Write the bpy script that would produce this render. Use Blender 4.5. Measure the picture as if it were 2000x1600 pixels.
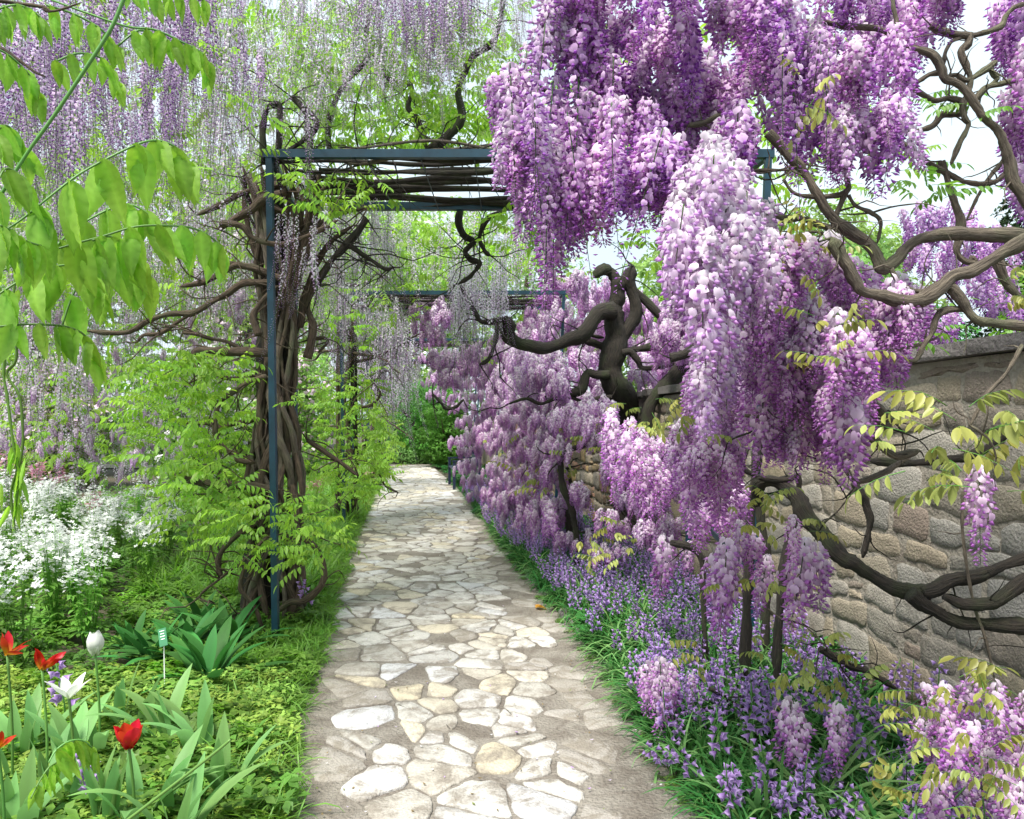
import bpy, math, random
import numpy as np
from mathutils import Vector, Matrix, Euler
R = math.radians
random.seed(7); rng = np.random.default_rng(7)
for o in list(bpy.data.objects): bpy.data.objects.remove(o)
SC = bpy.context.scene
COL = SC.collection

# ------------------------------------------------------------------ camera, sky, sun, exposure
F = 1500.0; H = 1.25; HOR = 820.0           # focal length in photo pixels, eye height, horizon row
cam = bpy.data.cameras.new('camera'); camo = bpy.data.objects.new('camera', cam); COL.objects.link(camo)
camo.location = (0, 0, H); camo.rotation_euler = (R(90), 0, 0)
cam.sensor_fit = 'HORIZONTAL'; cam.sensor_width = 36; cam.lens = 36 * F / 2000
cam.shift_y = (HOR - 800) / 2000
cam.clip_start = 0.05; cam.clip_end = 2000
SC.camera = camo
SUN_EL, SUN_AZ = R(62), R(215)              # azimuth clockwise from +Y
w = bpy.data.worlds.new('World'); SC.world = w; w.use_nodes = True
nt = w.node_tree; nt.nodes.clear()
out = nt.nodes.new('ShaderNodeOutputWorld'); bg = nt.nodes.new('ShaderNodeBackground')
sky = nt.nodes.new('ShaderNodeTexSky'); sky.sky_type = 'NISHITA'; sky.sun_disc = False
sky.sun_elevation = SUN_EL; sky.sun_rotation = SUN_AZ; sky.dust_density = 3.0; sky.air_density = 1.0; sky.ozone_density = 1.0
mx = nt.nodes.new('ShaderNodeMix'); mx.data_type = 'RGBA'
cl = nt.nodes.new('ShaderNodeTexNoise'); cl.inputs['Scale'].default_value = 2.2; cl.inputs['Detail'].default_value = 6
tc = nt.nodes.new('ShaderNodeTexCoord'); nt.links.new(tc.outputs['Generated'], cl.inputs['Vector'])
cr = nt.nodes.new('ShaderNodeMapRange'); cr.inputs[1].default_value = 0.3; cr.inputs[2].default_value = 0.6; cr.inputs[3].default_value = 0.62; cr.inputs[4].default_value = 0.97
nt.links.new(cl.outputs['Fac'], cr.inputs[0]); nt.links.new(cr.outputs[0], mx.inputs[0])
nt.links.new(sky.outputs[0], mx.inputs[6]); mx.inputs[7].default_value = (5.3, 6.2, 6.6, 1)
nt.links.new(mx.outputs[2], bg.inputs[0]); bg.inputs[1].default_value = 0.088
nt.links.new(bg.outputs[0], out.inputs[0])
sl = bpy.data.lights.new('sun', 'SUN'); sl.energy = 3.3; sl.angle = R(18); sl.color = (1, .96, .9)
so = bpy.data.objects.new('sun', sl); COL.objects.link(so)
d = Vector((math.sin(SUN_AZ) * math.cos(SUN_EL), math.cos(SUN_AZ) * math.cos(SUN_EL), math.sin(SUN_EL)))
so.rotation_euler = d.to_track_quat('Z', 'Y').to_euler(); so.location = (0, 0, 30)
vs = SC.view_settings; SC.display_settings.display_device = 'sRGB'
vs.view_transform = 'Standard'; vs.look = 'None'; vs.gamma = 1; vs.use_curve_mapping = False
vs.exposure = 1.2
cy = SC.cycles; cy.max_bounces = 8; cy.diffuse_bounces = 5; cy.glossy_bounces = 2; cy.transmission_bounces = 5
cy.transparent_max_bounces = 4; cy.caustics_reflective = False; cy.caustics_refractive = False
cy.sample_clamp_indirect = 6

# ------------------------------------------------------------------ helpers
def P(u, v, Y): return Vector(((u - 1000) / F * Y, Y, H - (v - HOR) / F * Y))
def gy(v): return H * F / (v - HOR)
def interp(t, pts): return float(np.interp(t, [p[0] for p in pts], [p[1] for p in pts]))
XR = [(0, .66), (2.4, .59), (2.9, .54), (3.9, .47), (5.67, .19), (7.5, -.075), (10.4, -.485), (14, -.98), (19.7, -1.97), (23, -2.6)]
XL = [(0, -.6), (2.4, -.73), (3.07, -.92), (3.9, -1.04), (4.9, -1.19), (6.7, -1.5), (9.4, -1.85), (14, -2.5), (20.4, -3.2), (23, -3.6)]
xr = lambda Y: interp(Y, XR)
xl = lambda Y: interp(Y, XL)
xw = lambda Y: 1.87 - .145 * (Y - 2.81)      # wall face
wtop = lambda Y: 1.50 - .012 * max(0, Y - 3)
def tag(o, label=None, cat=None, group=None, kind=None):
    if label: o['label'] = label
    if cat: o['category'] = cat
    if group: o['group'] = group
    if kind: o['kind'] = kind
    return o
def thing(name, label, cat, loc=(0, 0, 0), rz=0, group=None):
    o = bpy.data.objects.new(name, None); COL.objects.link(o); o.empty_display_size = .1
    o.location = loc; o.rotation_euler = (0, 0, rz)
    return tag(o, label, cat, group)
def link(name, me, parent=None, loc=None, rot=None, scale=None):
    o = bpy.data.objects.new(name, me); COL.objects.link(o)
    if parent is not None: o.parent = parent
    if loc is not None: o.location = loc
    if rot is not None: o.rotation_euler = rot
    if scale is not None: o.scale = (scale,) * 3 if isinstance(scale, (int, float)) else scale
    return o
def copy_tree(o, parent=None):
    c = o.copy(); COL.objects.link(c); c.parent = parent
    for ch in list(o.children): copy_tree(ch, c)
    return c
class MB:
    def __init__(s): s.v = []; s.f = []; s.c = []; s.b = []; s.m = []
    def add(s, vs, fs, col=(1, 1, 1), bark=None, m=0):
        n = len(s.v)
        s.v.extend([tuple(p) for p in vs])
        s.f.extend([tuple(i + n for i in f) for f in fs]); s.m.extend([m] * len(fs))
        if len(vs) and not hasattr(col[0], '__len__'): s.c.extend([col] * len(vs))
        else: s.c.extend(col)
        s.b.extend(bark if bark is not None else [(p[0], p[1], p[2]) for p in vs])
    def mesh(s, name, mats, smooth=True):
        me = bpy.data.meshes.new(name); me.from_pydata(s.v, [], s.f)
        a = me.color_attributes.new('Col', 'FLOAT_COLOR', 'POINT')
        arr = np.ones((len(s.v), 4), np.float32); arr[:, :3] = np.array(s.c, np.float32).reshape(-1, 3)
        a.data.foreach_set('color', arr.ravel())
        b = me.attributes.new('bark', 'FLOAT_VECTOR', 'POINT'); b.data.foreach_set('vector', np.array(s.b, np.float32).ravel())
        for m in (mats if isinstance(mats, (list, tuple)) else [mats]): me.materials.append(m)
        if s.m and max(s.m): me.polygons.foreach_set('material_index', s.m)
        if smooth: me.polygons.foreach_set('use_smooth', [True] * len(s.f))
        me.update(); return me
def bigmesh(name, V, Fc, C, mats, midx=None):
    """V (n,3), Fc (m,k) index arrays of one face size, C (n,3)"""
    me = bpy.data.meshes.new(name); k = Fc.shape[1]
    me.vertices.add(len(V)); me.vertices.foreach_set('co', V.astype(np.float32).ravel())
    me.loops.add(Fc.size); me.loops.foreach_set('vertex_index', Fc.astype(np.int32).ravel())
    me.polygons.add(len(Fc)); me.polygons.foreach_set('loop_start', np.arange(0, Fc.size, k, dtype=np.int32))
    a = me.color_attributes.new('Col', 'FLOAT_COLOR', 'POINT')
    arr = np.ones((len(V), 4), np.float32); arr[:, :3] = C; a.data.foreach_set('color', arr.ravel())
    for m in (mats if isinstance(mats, (list, tuple)) else [mats]): me.materials.append(m)
    me.update(calc_edges=True); me.validate(); return me
def catmull(pts, per=6):
    pts = [np.array(p, float) for p in pts]; out = []
    n = len(pts)
    for i in range(n - 1):
        p0 = pts[max(i - 1, 0)]; p1 = pts[i]; p2 = pts[i + 1]; p3 = pts[min(i + 2, n - 1)]
        for k in range(per):
            t = k / per
            out.append(.5 * ((2 * p1) + (p2 - p0) * t + (2 * p0 - 5 * p1 + 4 * p2 - p3) * t * t + (3 * p1 - p0 - 3 * p2 + p3) * t ** 3))
    out.append(pts[-1]); return out
def tube(mb, pts, n=8, per=5, rough=.10, col=(1, 1, 1), wob=0.0, m=0):
    """pts: (x,y,z,r)"""
    q = catmull(pts, per); rings = []
    if rough > .09:
        for k, f_ in ((-1, .3), (-2, .62), (-3, .85)):
            if len(q) > 4: q[k] = q[k].copy(); q[k][3] *= f_
    L = 0; up = None
    ph = random.random() * 50
    N = len(q)
    P3 = [x[:3] for x in q]
    V = []; B = []
    for i in range(N):
        t = P3[min(i + 1, N - 1)] - P3[max(i - 1, 0)]; t = t / (np.linalg.norm(t) + 1e-9)
        if up is None:
            up = np.cross(t, [0, 0, 1.0]) if abs(t[2]) < .9 else np.cross(t, [1.0, 0, 0])
        up = up - t * np.dot(up, t); up /= (np.linalg.norm(up) + 1e-9); sd = np.cross(t, up)
        if i: L += np.linalg.norm(P3[i] - P3[i - 1])
        r = max(q[i][3], 1e-4) * (1 + (rough * 1.1 if rough > .09 else 0) * (math.sin(L / max(q[i][3], .003) * .31 + ph) + .7 * math.sin(L / max(q[i][3], .003) * .83 + ph * 3)))
        for k in range(n):
            a = 2 * math.pi * k / n
            rr = r * (1 + rough * (math.sin(3 * a + L * 9 / (r * 20 + .1) + ph) * .5 + math.sin(L / r * .9 + ph * 2 + a) * .6 + random.uniform(-.5, .5)))
            V.append(P3[i] + (math.cos(a) * up + math.sin(a) * sd) * rr)
            B.append((math.cos(a) * r * 3, math.sin(a) * r * 3, L + ph))
    Fs = []
    for i in range(N - 1):
        for k in range(n):
            Fs.append((i * n + k, i * n + (k + 1) % n, (i + 1) * n + (k + 1) % n, (i + 1) * n + k))
    Fs.append(tuple(reversed(range(n)))); Fs.append(tuple((N - 1) * n + k for k in range(n)))
    mb.add(V, Fs, col, B, m)
def pxtube(pts):
    out = []
    for p in pts:
        w3 = P(p[0], p[1], p[2]); out.append((w3.x, w3.y, w3.z, p[3] * p[2] / F))
    return out
def box(mb, c, s, rz=0, col=(1, 1, 1), bev=0.0, m=0):
    """solid with small bevelled edges"""
    x, y, z = s[0] / 2, s[1] / 2, s[2] / 2; b = min(bev, x * .9, y * .9, z * .9)
    bm_v = []; M = Matrix.Rotation(rz, 3, 'Z')
    if b <= 0:
        V = [(i * x, j * y, k * z) for i in (-1, 1) for j in (-1, 1) for k in (-1, 1)]
        Fc = [(0, 1, 3, 2), (4, 6, 7, 5), (0, 4, 5, 1), (2, 3, 7, 6), (0, 2, 6, 4), (1, 5, 7, 3)]
    else:
        V = []
        for k, (zz, ins) in enumerate(((-z, b), (-z + b, 0), (z - b, 0), (z, b))):
            for (i, j) in ((-1, -1), (1, -1), (1, 1), (-1, 1)): V.append((i * (x - ins), j * (y - ins), zz))
        Fc = [(3, 2, 1, 0), (12, 13, 14, 15)]
        for k in range(3):
            for e in range(4): Fc.append((k * 4 + e, k * 4 + (e + 1) % 4, k * 4 + 4 + (e + 1) % 4, k * 4 + 4 + e))
    V = [M @ Vector(p) + Vector(c) for p in V]; mb.add(V, Fc, col, m=m)

# ------------------------------------------------------------------ materials
def nodes(name):
    m = bpy.data.materials.new(name); m.use_nodes = True; t = m.node_tree; t.nodes.clear()
    return m, t, t.nodes.new, t.links.new
def leafy(name, a, b, transl=.4, rough=.45, spec=.4, hue=.02, val=.25, tr=None, scale=2.0):
    m, t, N, Lk = nodes(name)
    o = N('ShaderNodeOutputMaterial'); at = N('ShaderNodeAttribute'); at.attribute_name = 'Col'
    oi = N('ShaderNodeObjectInfo'); ge = N('ShaderNodeNewGeometry'); no = N('ShaderNodeTexNoise'); no.inputs['Scale'].default_value = scale
    Lk(ge.outputs['Position'], no.inputs['Vector'])
    ad = N('ShaderNodeMath'); ad.operation = 'ADD'; Lk(oi.outputs['Random'], ad.inputs[0]); Lk(no.outputs['Fac'], ad.inputs[1])
    fr = N('ShaderNodeMath'); fr.operation = 'MULTIPLY'; Lk(ad.outputs[0], fr.inputs[0]); fr.inputs[1].default_value = .62; fr.use_clamp = True
    mi = N('ShaderNodeMix'); mi.data_type = 'RGBA'; mi.inputs[6].default_value = (*a, 1); mi.inputs[7].default_value = (*b, 1); Lk(fr.outputs[0], mi.inputs[0])
    mu = N('ShaderNodeMix'); mu.data_type = 'RGBA'; mu.blend_type = 'MULTIPLY'; mu.inputs[0].default_value = 1
    Lk(mi.outputs[2], mu.inputs[6]); Lk(at.outputs['Color'], mu.inputs[7])
    hs = N('ShaderNodeHueSaturation'); mr = N('ShaderNodeMapRange'); mr.inputs[3].default_value = .5 - hue; mr.inputs[4].default_value = .5 + hue
    Lk(oi.outputs['Random'], mr.inputs[0]); Lk(mr.outputs[0], hs.inputs['Hue'])
    vn = N('ShaderNodeMath'); vn.operation = 'MULTIPLY'; vn.inputs[1].default_value = 7.31; Lk(oi.outputs['Random'], vn.inputs[0])
    vf = N('ShaderNodeMath'); vf.operation = 'FRACT'; Lk(vn.outputs[0], vf.inputs[0])
    mv = N('ShaderNodeMapRange'); mv.inputs[3].default_value = 1 - val; mv.inputs[4].default_value = 1 + val; Lk(vf.outputs[0], mv.inputs[0]); Lk(mv.outputs[0], hs.inputs['Value'])
    Lk(mu.outputs[2], hs.inputs['Color'])
    pr = N('ShaderNodeBsdfPrincipled'); pr.inputs['Roughness'].default_value = rough; pr.inputs['Specular IOR Level'].default_value = spec
    Lk(hs.outputs[0], pr.inputs['Base Color'])
    tn = N('ShaderNodeBsdfTranslucent')
    if tr:
        tm = N('ShaderNodeMix'); tm.data_type = 'RGBA'; tm.blend_type = 'MULTIPLY'; tm.inputs[0].default_value = 1; tm.inputs[7].default_value = (*tr, 1)
        Lk(hs.outputs[0], tm.inputs[6]); Lk(tm.outputs[2], tn.inputs[0])
    else: Lk(hs.outputs[0], tn.inputs[0])
    ms = N('ShaderNodeMixShader'); ms.inputs[0].default_value = transl; Lk(pr.outputs[0], ms.inputs[1]); Lk(tn.outputs[0], ms.inputs[2]); Lk(ms.outputs[0], o.inputs[0])
    return m
def ramp(N, els):
    r = N('ShaderNodeValToRGB'); e = r.color_ramp.elements
    while len(e) > 1: e.remove(e[-1])
    e[0].position = els[0][0]; e[0].color = (*els[0][1], 1)
    for p, c in els[1:]:
        x = e.new(p); x.color = (*c, 1)
    return r
def bark(name, dark, light, moss=None, mossamt=.0):
    m, t, N, Lk = nodes(name)
    o = N('ShaderNodeOutputMaterial'); at = N('ShaderNodeAttribute'); at.attribute_name = 'bark'
    mp = N('ShaderNodeMapping'); mp.inputs['Scale'].default_value = (14, 14, 5); Lk(at.outputs['Vector'], mp.inputs[0])
    no = N('ShaderNodeTexNoise'); no.inputs['Scale'].default_value = 3; no.inputs['Detail'].default_value = 8; no.inputs['Roughness'].default_value = .65
    Lk(mp.outputs[0], no.inputs['Vector'])
    rp = ramp(N, [(.3, dark), (.52, tuple((a + b) / 2 for a, b in zip(dark, light))), (.7, light)]); Lk(no.outputs['Fac'], rp.inputs[0])
    c = rp.outputs[0]
    if moss:
        n2 = N('ShaderNodeTexNoise'); n2.inputs['Scale'].default_value = 7; n2.inputs['Detail'].default_value = 5
        ge = N('ShaderNodeNewGeometry'); Lk(ge.outputs['Position'], n2.inputs['Vector'])
        mr = N('ShaderNodeMapRange'); mr.inputs[1].default_value = .5; mr.inputs[2].default_value = .68; mr.inputs[4].default_value = mossamt; Lk(n2.outputs['Fac'], mr.inputs[0])
        mi = N('ShaderNodeMix'); mi.data_type = 'RGBA'; mi.inputs[7].default_value = (*moss, 1); Lk(mr.outputs[0], mi.inputs[0]); Lk(c, mi.inputs[6]); c = mi.outputs[2]
    pr = N('ShaderNodeBsdfPrincipled'); pr.inputs['Roughness'].default_value = .85; Lk(c, pr.inputs['Base Color'])
    bp = N('ShaderNodeBump'); bp.inputs['Strength'].default_value = 1.0; bp.inputs['Distance'].default_value = .02; Lk(no.outputs['Fac'], bp.inputs['Height']); Lk(bp.outputs[0], pr.inputs['Normal'])
    Lk(pr.outputs[0], o.inputs[0]); return m
def stone(name, cols, scale=6, bump=.6, dirt=(.1, .085, .06), dirtamt=.8, attr=False, dlo=.5, dhi=.62, rough=.85):
    m, t, N, Lk = nodes(name)
    o = N('ShaderNodeOutputMaterial'); oi = N('ShaderNodeObjectInfo'); ge = N('ShaderNodeNewGeometry')
    at = N('ShaderNodeAttribute'); at.attribute_name = 'Col'
    rp = ramp(N, [((i + .0) / len(cols), c) for i, c in enumerate(cols)])
    if attr: sp = N('ShaderNodeSeparateColor'); Lk(at.outputs['Color'], sp.inputs[0]); Lk(sp.outputs[0], rp.inputs[0])
    else: Lk(oi.outputs['Random'], rp.inputs[0])
    n1 = N('ShaderNodeTexNoise'); n1.inputs['Scale'].default_value = scale; n1.inputs['Detail'].default_value = 10; n1.inputs['Roughness'].default_value = .65; n1.inputs['Distortion'].default_value = .6
    Lk(ge.outputs['Position'], n1.inputs['Vector'])
    n2 = N('ShaderNodeTexNoise'); n2.inputs['Scale'].default_value = scale * 12; n2.inputs['Detail'].default_value = 6; Lk(ge.outputs['Position'], n2.inputs['Vector'])
    mr = N('ShaderNodeMapRange'); mr.inputs[1].default_value = dlo; mr.inputs[2].default_value = dhi; mr.inputs[4].default_value = dirtamt; Lk(n1.outputs['Fac'], mr.inputs[0])
    mi = N('ShaderNodeMix'); mi.data_type = 'RGBA'; mi.inputs[7].default_value = (*dirt, 1); Lk(mr.outputs[0], mi.inputs[0]); Lk(rp.outputs[0], mi.inputs[6])
    m3 = N('ShaderNodeMapRange'); m3.inputs[1].default_value = .3; m3.inputs[2].default_value = .7; m3.inputs[3].default_value = .82; m3.inputs[4].default_value = 1.12; Lk(n2.outputs['Fac'], m3.inputs[0])
    mu = N('ShaderNodeMix'); mu.data_type = 'RGBA'; mu.blend_type = 'MULTIPLY'; mu.inputs[0].default_value = 1; Lk(mi.outputs[2], mu.inputs[6]); Lk(m3.outputs[0], mu.inputs[7])
    pr = N('ShaderNodeBsdfPrincipled'); pr.inputs['Roughness'].default_value = rough; Lk(mu.outputs[2], pr.inputs['Base Color'])
    ad = N('ShaderNodeMath'); ad.operation = 'ADD'; Lk(n1.outputs['Fac'], ad.inputs[0]); Lk(n2.outputs['Fac'], ad.inputs[1])
    bp = N('ShaderNodeBump'); bp.inputs['Strength'].default_value = bump; bp.inputs['Distance'].default_value = .012; Lk(ad.outputs[0], bp.inputs['Height']); Lk(bp.outputs[0], pr.inputs['Normal'])
    Lk(pr.outputs[0], o.inputs[0]); return m
def plain(name, c, rough=.5, metal=0, noise=.15):
    m, t, N, Lk = nodes(name)
    o = N('ShaderNodeOutputMaterial'); pr = N('ShaderNodeBsdfPrincipled'); pr.inputs['Roughness'].default_value = rough; pr.inputs['Metallic'].default_value = metal
    n = N('ShaderNodeTexNoise'); n.inputs['Scale'].default_value = 14; n.inputs['Detail'].default_value = 6; ge = N('ShaderNodeNewGeometry'); Lk(ge.outputs['Position'], n.inputs['Vector'])
    r = ramp(N, [(.35, tuple(x * (1 - noise) for x in c)), (.65, tuple(min(1, x * (1 + noise)) for x in c))]); Lk(n.outputs['Fac'], r.inputs[0])
    Lk(r.outputs[0], pr.inputs['Base Color']); Lk(pr.outputs[0], o.inputs[0]); return m

W = (1, 1, 1)
M = {}
M['petal_violet'] = leafy('petal_violet', (.95, .87, .97), (1, .95, 1), .5, .6, .2, .012, .12)
M['petal_pink'] = leafy('petal_pink', (1.0, .92, .98), (1, .98, 1), .5, .6, .2, .012, .12)
M['petal_pale'] = leafy('petal_pale', (.97, .96, .98), (1, 1, 1), .55, .6, .2, .012, .12)
M['petal_plain'] = leafy('petal_plain', W, (.86, .86, .86), .38, .42, .35, .01, .1, None, 60)
M['leaf_spring'] = leafy('leaf_spring', (.24, .46, .06), (.38, .60, .11), .6, .42, .4, .015, .2, (1.15, 1.2, .6))
M['leaf_green'] = leafy('leaf_green', (.12, .30, .05), (.25, .45, .08), .5, .45, .4, .02, .25, (1.1, 1.2, .6))
M['leaf_bronze'] = leafy('leaf_bronze', (.34, .36, .07), (.46, .50, .14), .45, .4, .4, .02, .2)
M['leaf_deep'] = leafy('leaf_deep', (.025, .13, .025), (.07, .23, .05), .25, .6, .2, .02, .25)
M['leaf_blue'] = leafy('leaf_blue', (.15, .34, .09), (.26, .48, .16), .38, .5, .25, .02, .2)
M['blossom_white'] = leafy('blossom_white', (.72, .66, .72), (.85, .82, .84), .4, .6, .2, .01, .15)
M['blossom_pink'] = leafy('blossom_pink', (.70, .45, .62), (.85, .66, .80), .4, .6, .2, .01, .15)
M['leaf_hedge'] = leafy('leaf_hedge', (.08, .30, .04), (.18, .46, .08), .45, .5, .3, .02, .25)
M['leaf_conifer'] = leafy('leaf_conifer', (.015, .035, .014), (.03, .06, .02), .1, .6, .2, .02, .25)
M['leaf_far'] = leafy('leaf_far', (.18, .36, .07), (.38, .54, .15), .5, .5, .3, .03, .3, None, .6)
M['ground_yellow'] = leafy('ground_yellow', (.20, .40, .05), (.40, .56, .12), .4, .5, .3, .03, .2)
M['stem_green'] = leafy('stem_green', (.10, .24, .05), (.14, .30, .07), .15, .4, .4)
M['bark_brown'] = bark('bark_brown', (.025, .016, .010), (.18, .125, .08), (.10, .12, .05), .4)
M['bark_grey'] = bark('bark_grey', (.05, .038, .028), (.27, .22, .16), (.13, .15, .07), .7)
M['bark_dark'] = bark('bark_dark', (.006, .005, .004), (.05, .038, .026), (.04, .06, .015), .5)
M['steel_blue'] = plain('steel_blue', (.005, .038, .062), .45, 0, .2)
M['steel_dark'] = plain('steel_dark', (.03, .045, .06), .5, 0, .2)
M['bench_paint'] = plain('bench_paint', (.012, .02, .05), .45)
M['flag'] = stone('flag', [(.51, .48, .42), (.57, .55, .53), (.44, .41, .36), (.54, .47, .34), (.54, .54, .55), (.38, .355, .31), (.52, .50, .46)], 8, .7, (.21, .18, .145), .85, False, .46, .62)
M['flagdirty'] = stone('flagdirty', [(.34, .31, .27), (.39, .36, .33), (.32, .29, .25)], 9, .8, (.24, .21, .17), .95, False, .46, .56)
M['flagjoin'] = stone('flagjoin', [(.50, .47, .41), (.56, .54, .52), (.44, .41, .36), (.52, .46, .35), (.52, .52, .53), (.38, .355, .31)], 7, .6, (.22, .19, .15), .7, True)
M['wallstone'] = stone('wallstone', [(.27, .225, .17), (.26, .245, .215), (.33, .27, .18), (.22, .19, .155), (.28, .21, .165), (.35, .32, .27), (.24, .23, .21), (.31, .26, .19)], 8, .8, (.12, .095, .065), .6, False, .52, .72)
M['mortar'] = stone('mortar', [(.31, .275, .225), (.31, .275, .225)], 5, .9, (.18, .15, .115), .7)
M['coping'] = stone('coping', [(.15, .135, .13), (.17, .15, .145)], 5, .8, (.07, .06, .055), .6)
M['grit'] = stone('grit', [(.27, .243, .205), (.27, .243, .205)], 6, 1.4, (.15, .125, .10), .9, False, .40, .60)
M['soil'] = stone('soil', [(.07, .055, .035), (.07, .055, .035)], 3, 1.0, (.035, .05, .02), .9)
M['labelgreen'] = plain('labelgreen', (.015, .17, .06), .4)
M['white'] = plain('white', (.8, .8, .78), .5)

# ------------------------------------------------------------------ prototypes (flowers, leaves): local origin at the point of attachment
def frame(dr, up=(0, 0, 1)):
    x = Vector(dr).normalized(); y = Vector(up).cross(x)
    if y.length < 1e-3: y = Vector((0, 1, 0))
    y.normalize(); z = x.cross(y); return x, y, z
def floret(mb, p, dr, s, cb, ck, open_=1.0):
    x, y, z = frame(dr); p = Vector(p)
    ro = random.gauss(0, .45); y, z = y * math.cos(ro) + z * math.sin(ro), z * math.cos(ro) - y * math.sin(ro)
    def T(a, b, c): return p + (x * a + y * b + z * c) * s
    if open_ > .3:
        fo = random.uniform(-.05, .35); open_ *= random.uniform(.6, 1.35)
        rows = [(.05, .22), (.45, .58), (.85, .52), (1.02, .18)]
        V = []; C = []
        for zz, hw in rows:
            for j in (-1, 0, 1):
                V.append(T(.25 - .38 * zz * zz * open_ - fo * abs(j) + .06 * j * zz, hw * j * random.uniform(.85, 1.15), zz * (.55 + .45 * open_) - (.12 if (j == 0 and zz > 1) else 0)))
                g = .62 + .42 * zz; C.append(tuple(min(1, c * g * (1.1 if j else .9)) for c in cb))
        Fc = []
        for i in range(3):
            for j in range(2): a = i * 3 + j; Fc.append((a, a + 1, a + 4, a + 3))
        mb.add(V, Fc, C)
        k = [T(-.1, 0, 0), T(.45, .26, .02), T(.45, 0, .26), T(.45, -.26, .02), T(.45, 0, -.22), T(1.0, 0, -.12)]
    else:
        k = [T(-.1, 0, 0), T(.5, .2, 0), T(.5, 0, .22), T(.5, -.2, 0), T(.5, 0, -.2), T(1.15, 0, .05)]
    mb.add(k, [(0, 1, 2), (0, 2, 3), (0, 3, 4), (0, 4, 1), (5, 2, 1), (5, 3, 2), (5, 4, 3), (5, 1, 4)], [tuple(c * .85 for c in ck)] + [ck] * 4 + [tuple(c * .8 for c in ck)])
def lerp(a, b, t): return tuple(x + (y - x) * t for x, y in zip(a, b))
def raceme(name, seed, L, Rr, n, s, mat, pale, mid, deep, budstart=.62, green=(.25, .36, .12)):
    r = random.Random(seed); mb = MB()
    bk = .16 if Rr < .048 else .07; bend = (r.uniform(-bk, bk), r.uniform(-bk, bk))
    ax = lambda t: Vector((bend[0] * L * t * t, bend[1] * L * t * t, -L * t))
    tube(mb, [(*ax(t), .0022 * (1 - .6 * t)) for t in (0, .35, .7, 1)], 3, 2, 0, green, m=1)
    for i in range(n):
        t = (i + r.random()) / n; t = t ** .9
        a = i * 2.399 + r.uniform(-.4, .4)
        prof = Rr * (min(1, .55 + t * 2.2) if t < .2 else 1.0 - .72 * max(0, (t - .25) / .75) ** 1.1) * r.uniform(.5, 1.28)
        el = r.uniform(-.35, .25) - .5 * t
        dr = Vector((math.cos(a), math.sin(a), el)).normalized()
        c = ax(t) ; q = c + Vector((math.cos(a) * prof * .55, math.sin(a) * prof * .55, -.15 * prof))
        op = 1.0 if t < budstart else (max(0, 1 - (t - budstart) / .25) if r.random() < .6 else 0)
        sz = s * r.uniform(.85, 1.2) * (1 if t < budstart else 1 - .45 * (t - budstart) / (1 - budstart))
        jit = r.uniform(-.15, .15)
        cb = lerp(pale, mid, min(1, max(0, t * 1.3 + jit))); ck = lerp(mid, deep, min(1, max(0, .45 + t + jit)))
        if op < .35: ck = lerp(mid, deep, min(1, .6 + r.random() * .4))
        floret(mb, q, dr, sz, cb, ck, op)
        sdv = Vector((-math.sin(a), math.cos(a), 0)) * .0008
        mb.add([c - sdv, c + sdv, q + sdv, q - sdv], [(0, 1, 2, 3)], lerp(mid, green, .25 if Rr > .048 else .6), m=0)
    return mb.mesh(name, [mat, M['stem_green']])
PALE, MID, DEEP = (.98, .88, .96), (.88, .60, .88), (.62, .24, .70)
PV, MV, DV = (.96, .80, .95), (.80, .50, .85), (.50, .17, .64)
FULL_V = [raceme('raceme_full', 100 + i, .22 + .05 * (i % 3), .062, 98, .0215, M['petal_violet'], PV, MV, DV) for i in range(5)]
FULL_P = [raceme('raceme_full', 120 + i, .20 + .05 * (i % 3), .062, 98, .0215, M['petal_pink'], PALE, MID, DEEP) for i in range(5)]
FULL_W = [raceme('raceme_full', 140 + i, .22 + .05 * (i % 2), .064, 98, .0215, M['petal_pink'], (.99, .95, .98), (.91, .76, .92), (.66, .38, .74), .8) for i in range(4)]
LOOSE = [raceme('raceme_loose', 160 + i, .30 + .05 * i, .05, 62, .0165, M['petal_violet'], PV, MV, DV, .45) for i in range(4)]
STR_P = [raceme('raceme_string', 180 + i, .50 + .1 * i, .045, 130, .0150, M['petal_violet'], (.90, .78, .93), (.56, .36, .66), (.28, .10, .40), .35, (.2, .32, .1)) for i in range(4)]
STR_W = [raceme('raceme_string', 200 + i, .50 + .1 * i, .034, 110, .0115, M['petal_pale'], (.95, .92, .97), (.86, .72, .90), (.58, .36, .66), .3, (.34, .46, .2)) for i in range(4)]
def leaflet_geo(mb, p, dr, L, wd, fold=.25, col=W, curl=.1, n=4):
    """lanceolate leaflet from p along dr"""
    x, y, z = frame(dr); p = Vector(p)
    prof = [0, .78, 1, .72, 0] if n == 4 else [0, 1, 0]
    V = [p]; C = [col]; k = len(prof) - 1
    for i in range(1, k):
        t = i / k; o = p + x * (L * t) - z * (curl * L * t * t)
        for j in (-1, 0, 1):
            V.append(o + y * (j * wd / 2 * prof[i]) + z * (abs(j) * fold * wd / 2)); C.append(tuple(c * (.82 if j == 0 else 1) for c in col))
    V.append(p + x * L - z * curl * L); C.append(col)
    Fc = [(0, 2, 1), (0, 3, 2)]
    for i in range(k - 2):
        a = 1 + i * 3; Fc += [(a, a + 1, a + 4, a + 3), (a + 1, a + 2, a + 5, a + 4)]
    a = 1 + (k - 2) * 3; e = len(V) - 1; Fc += [(a, a + 1, e), (a + 1, a + 2, e)]
    mb.add(V, Fc, C)
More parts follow.
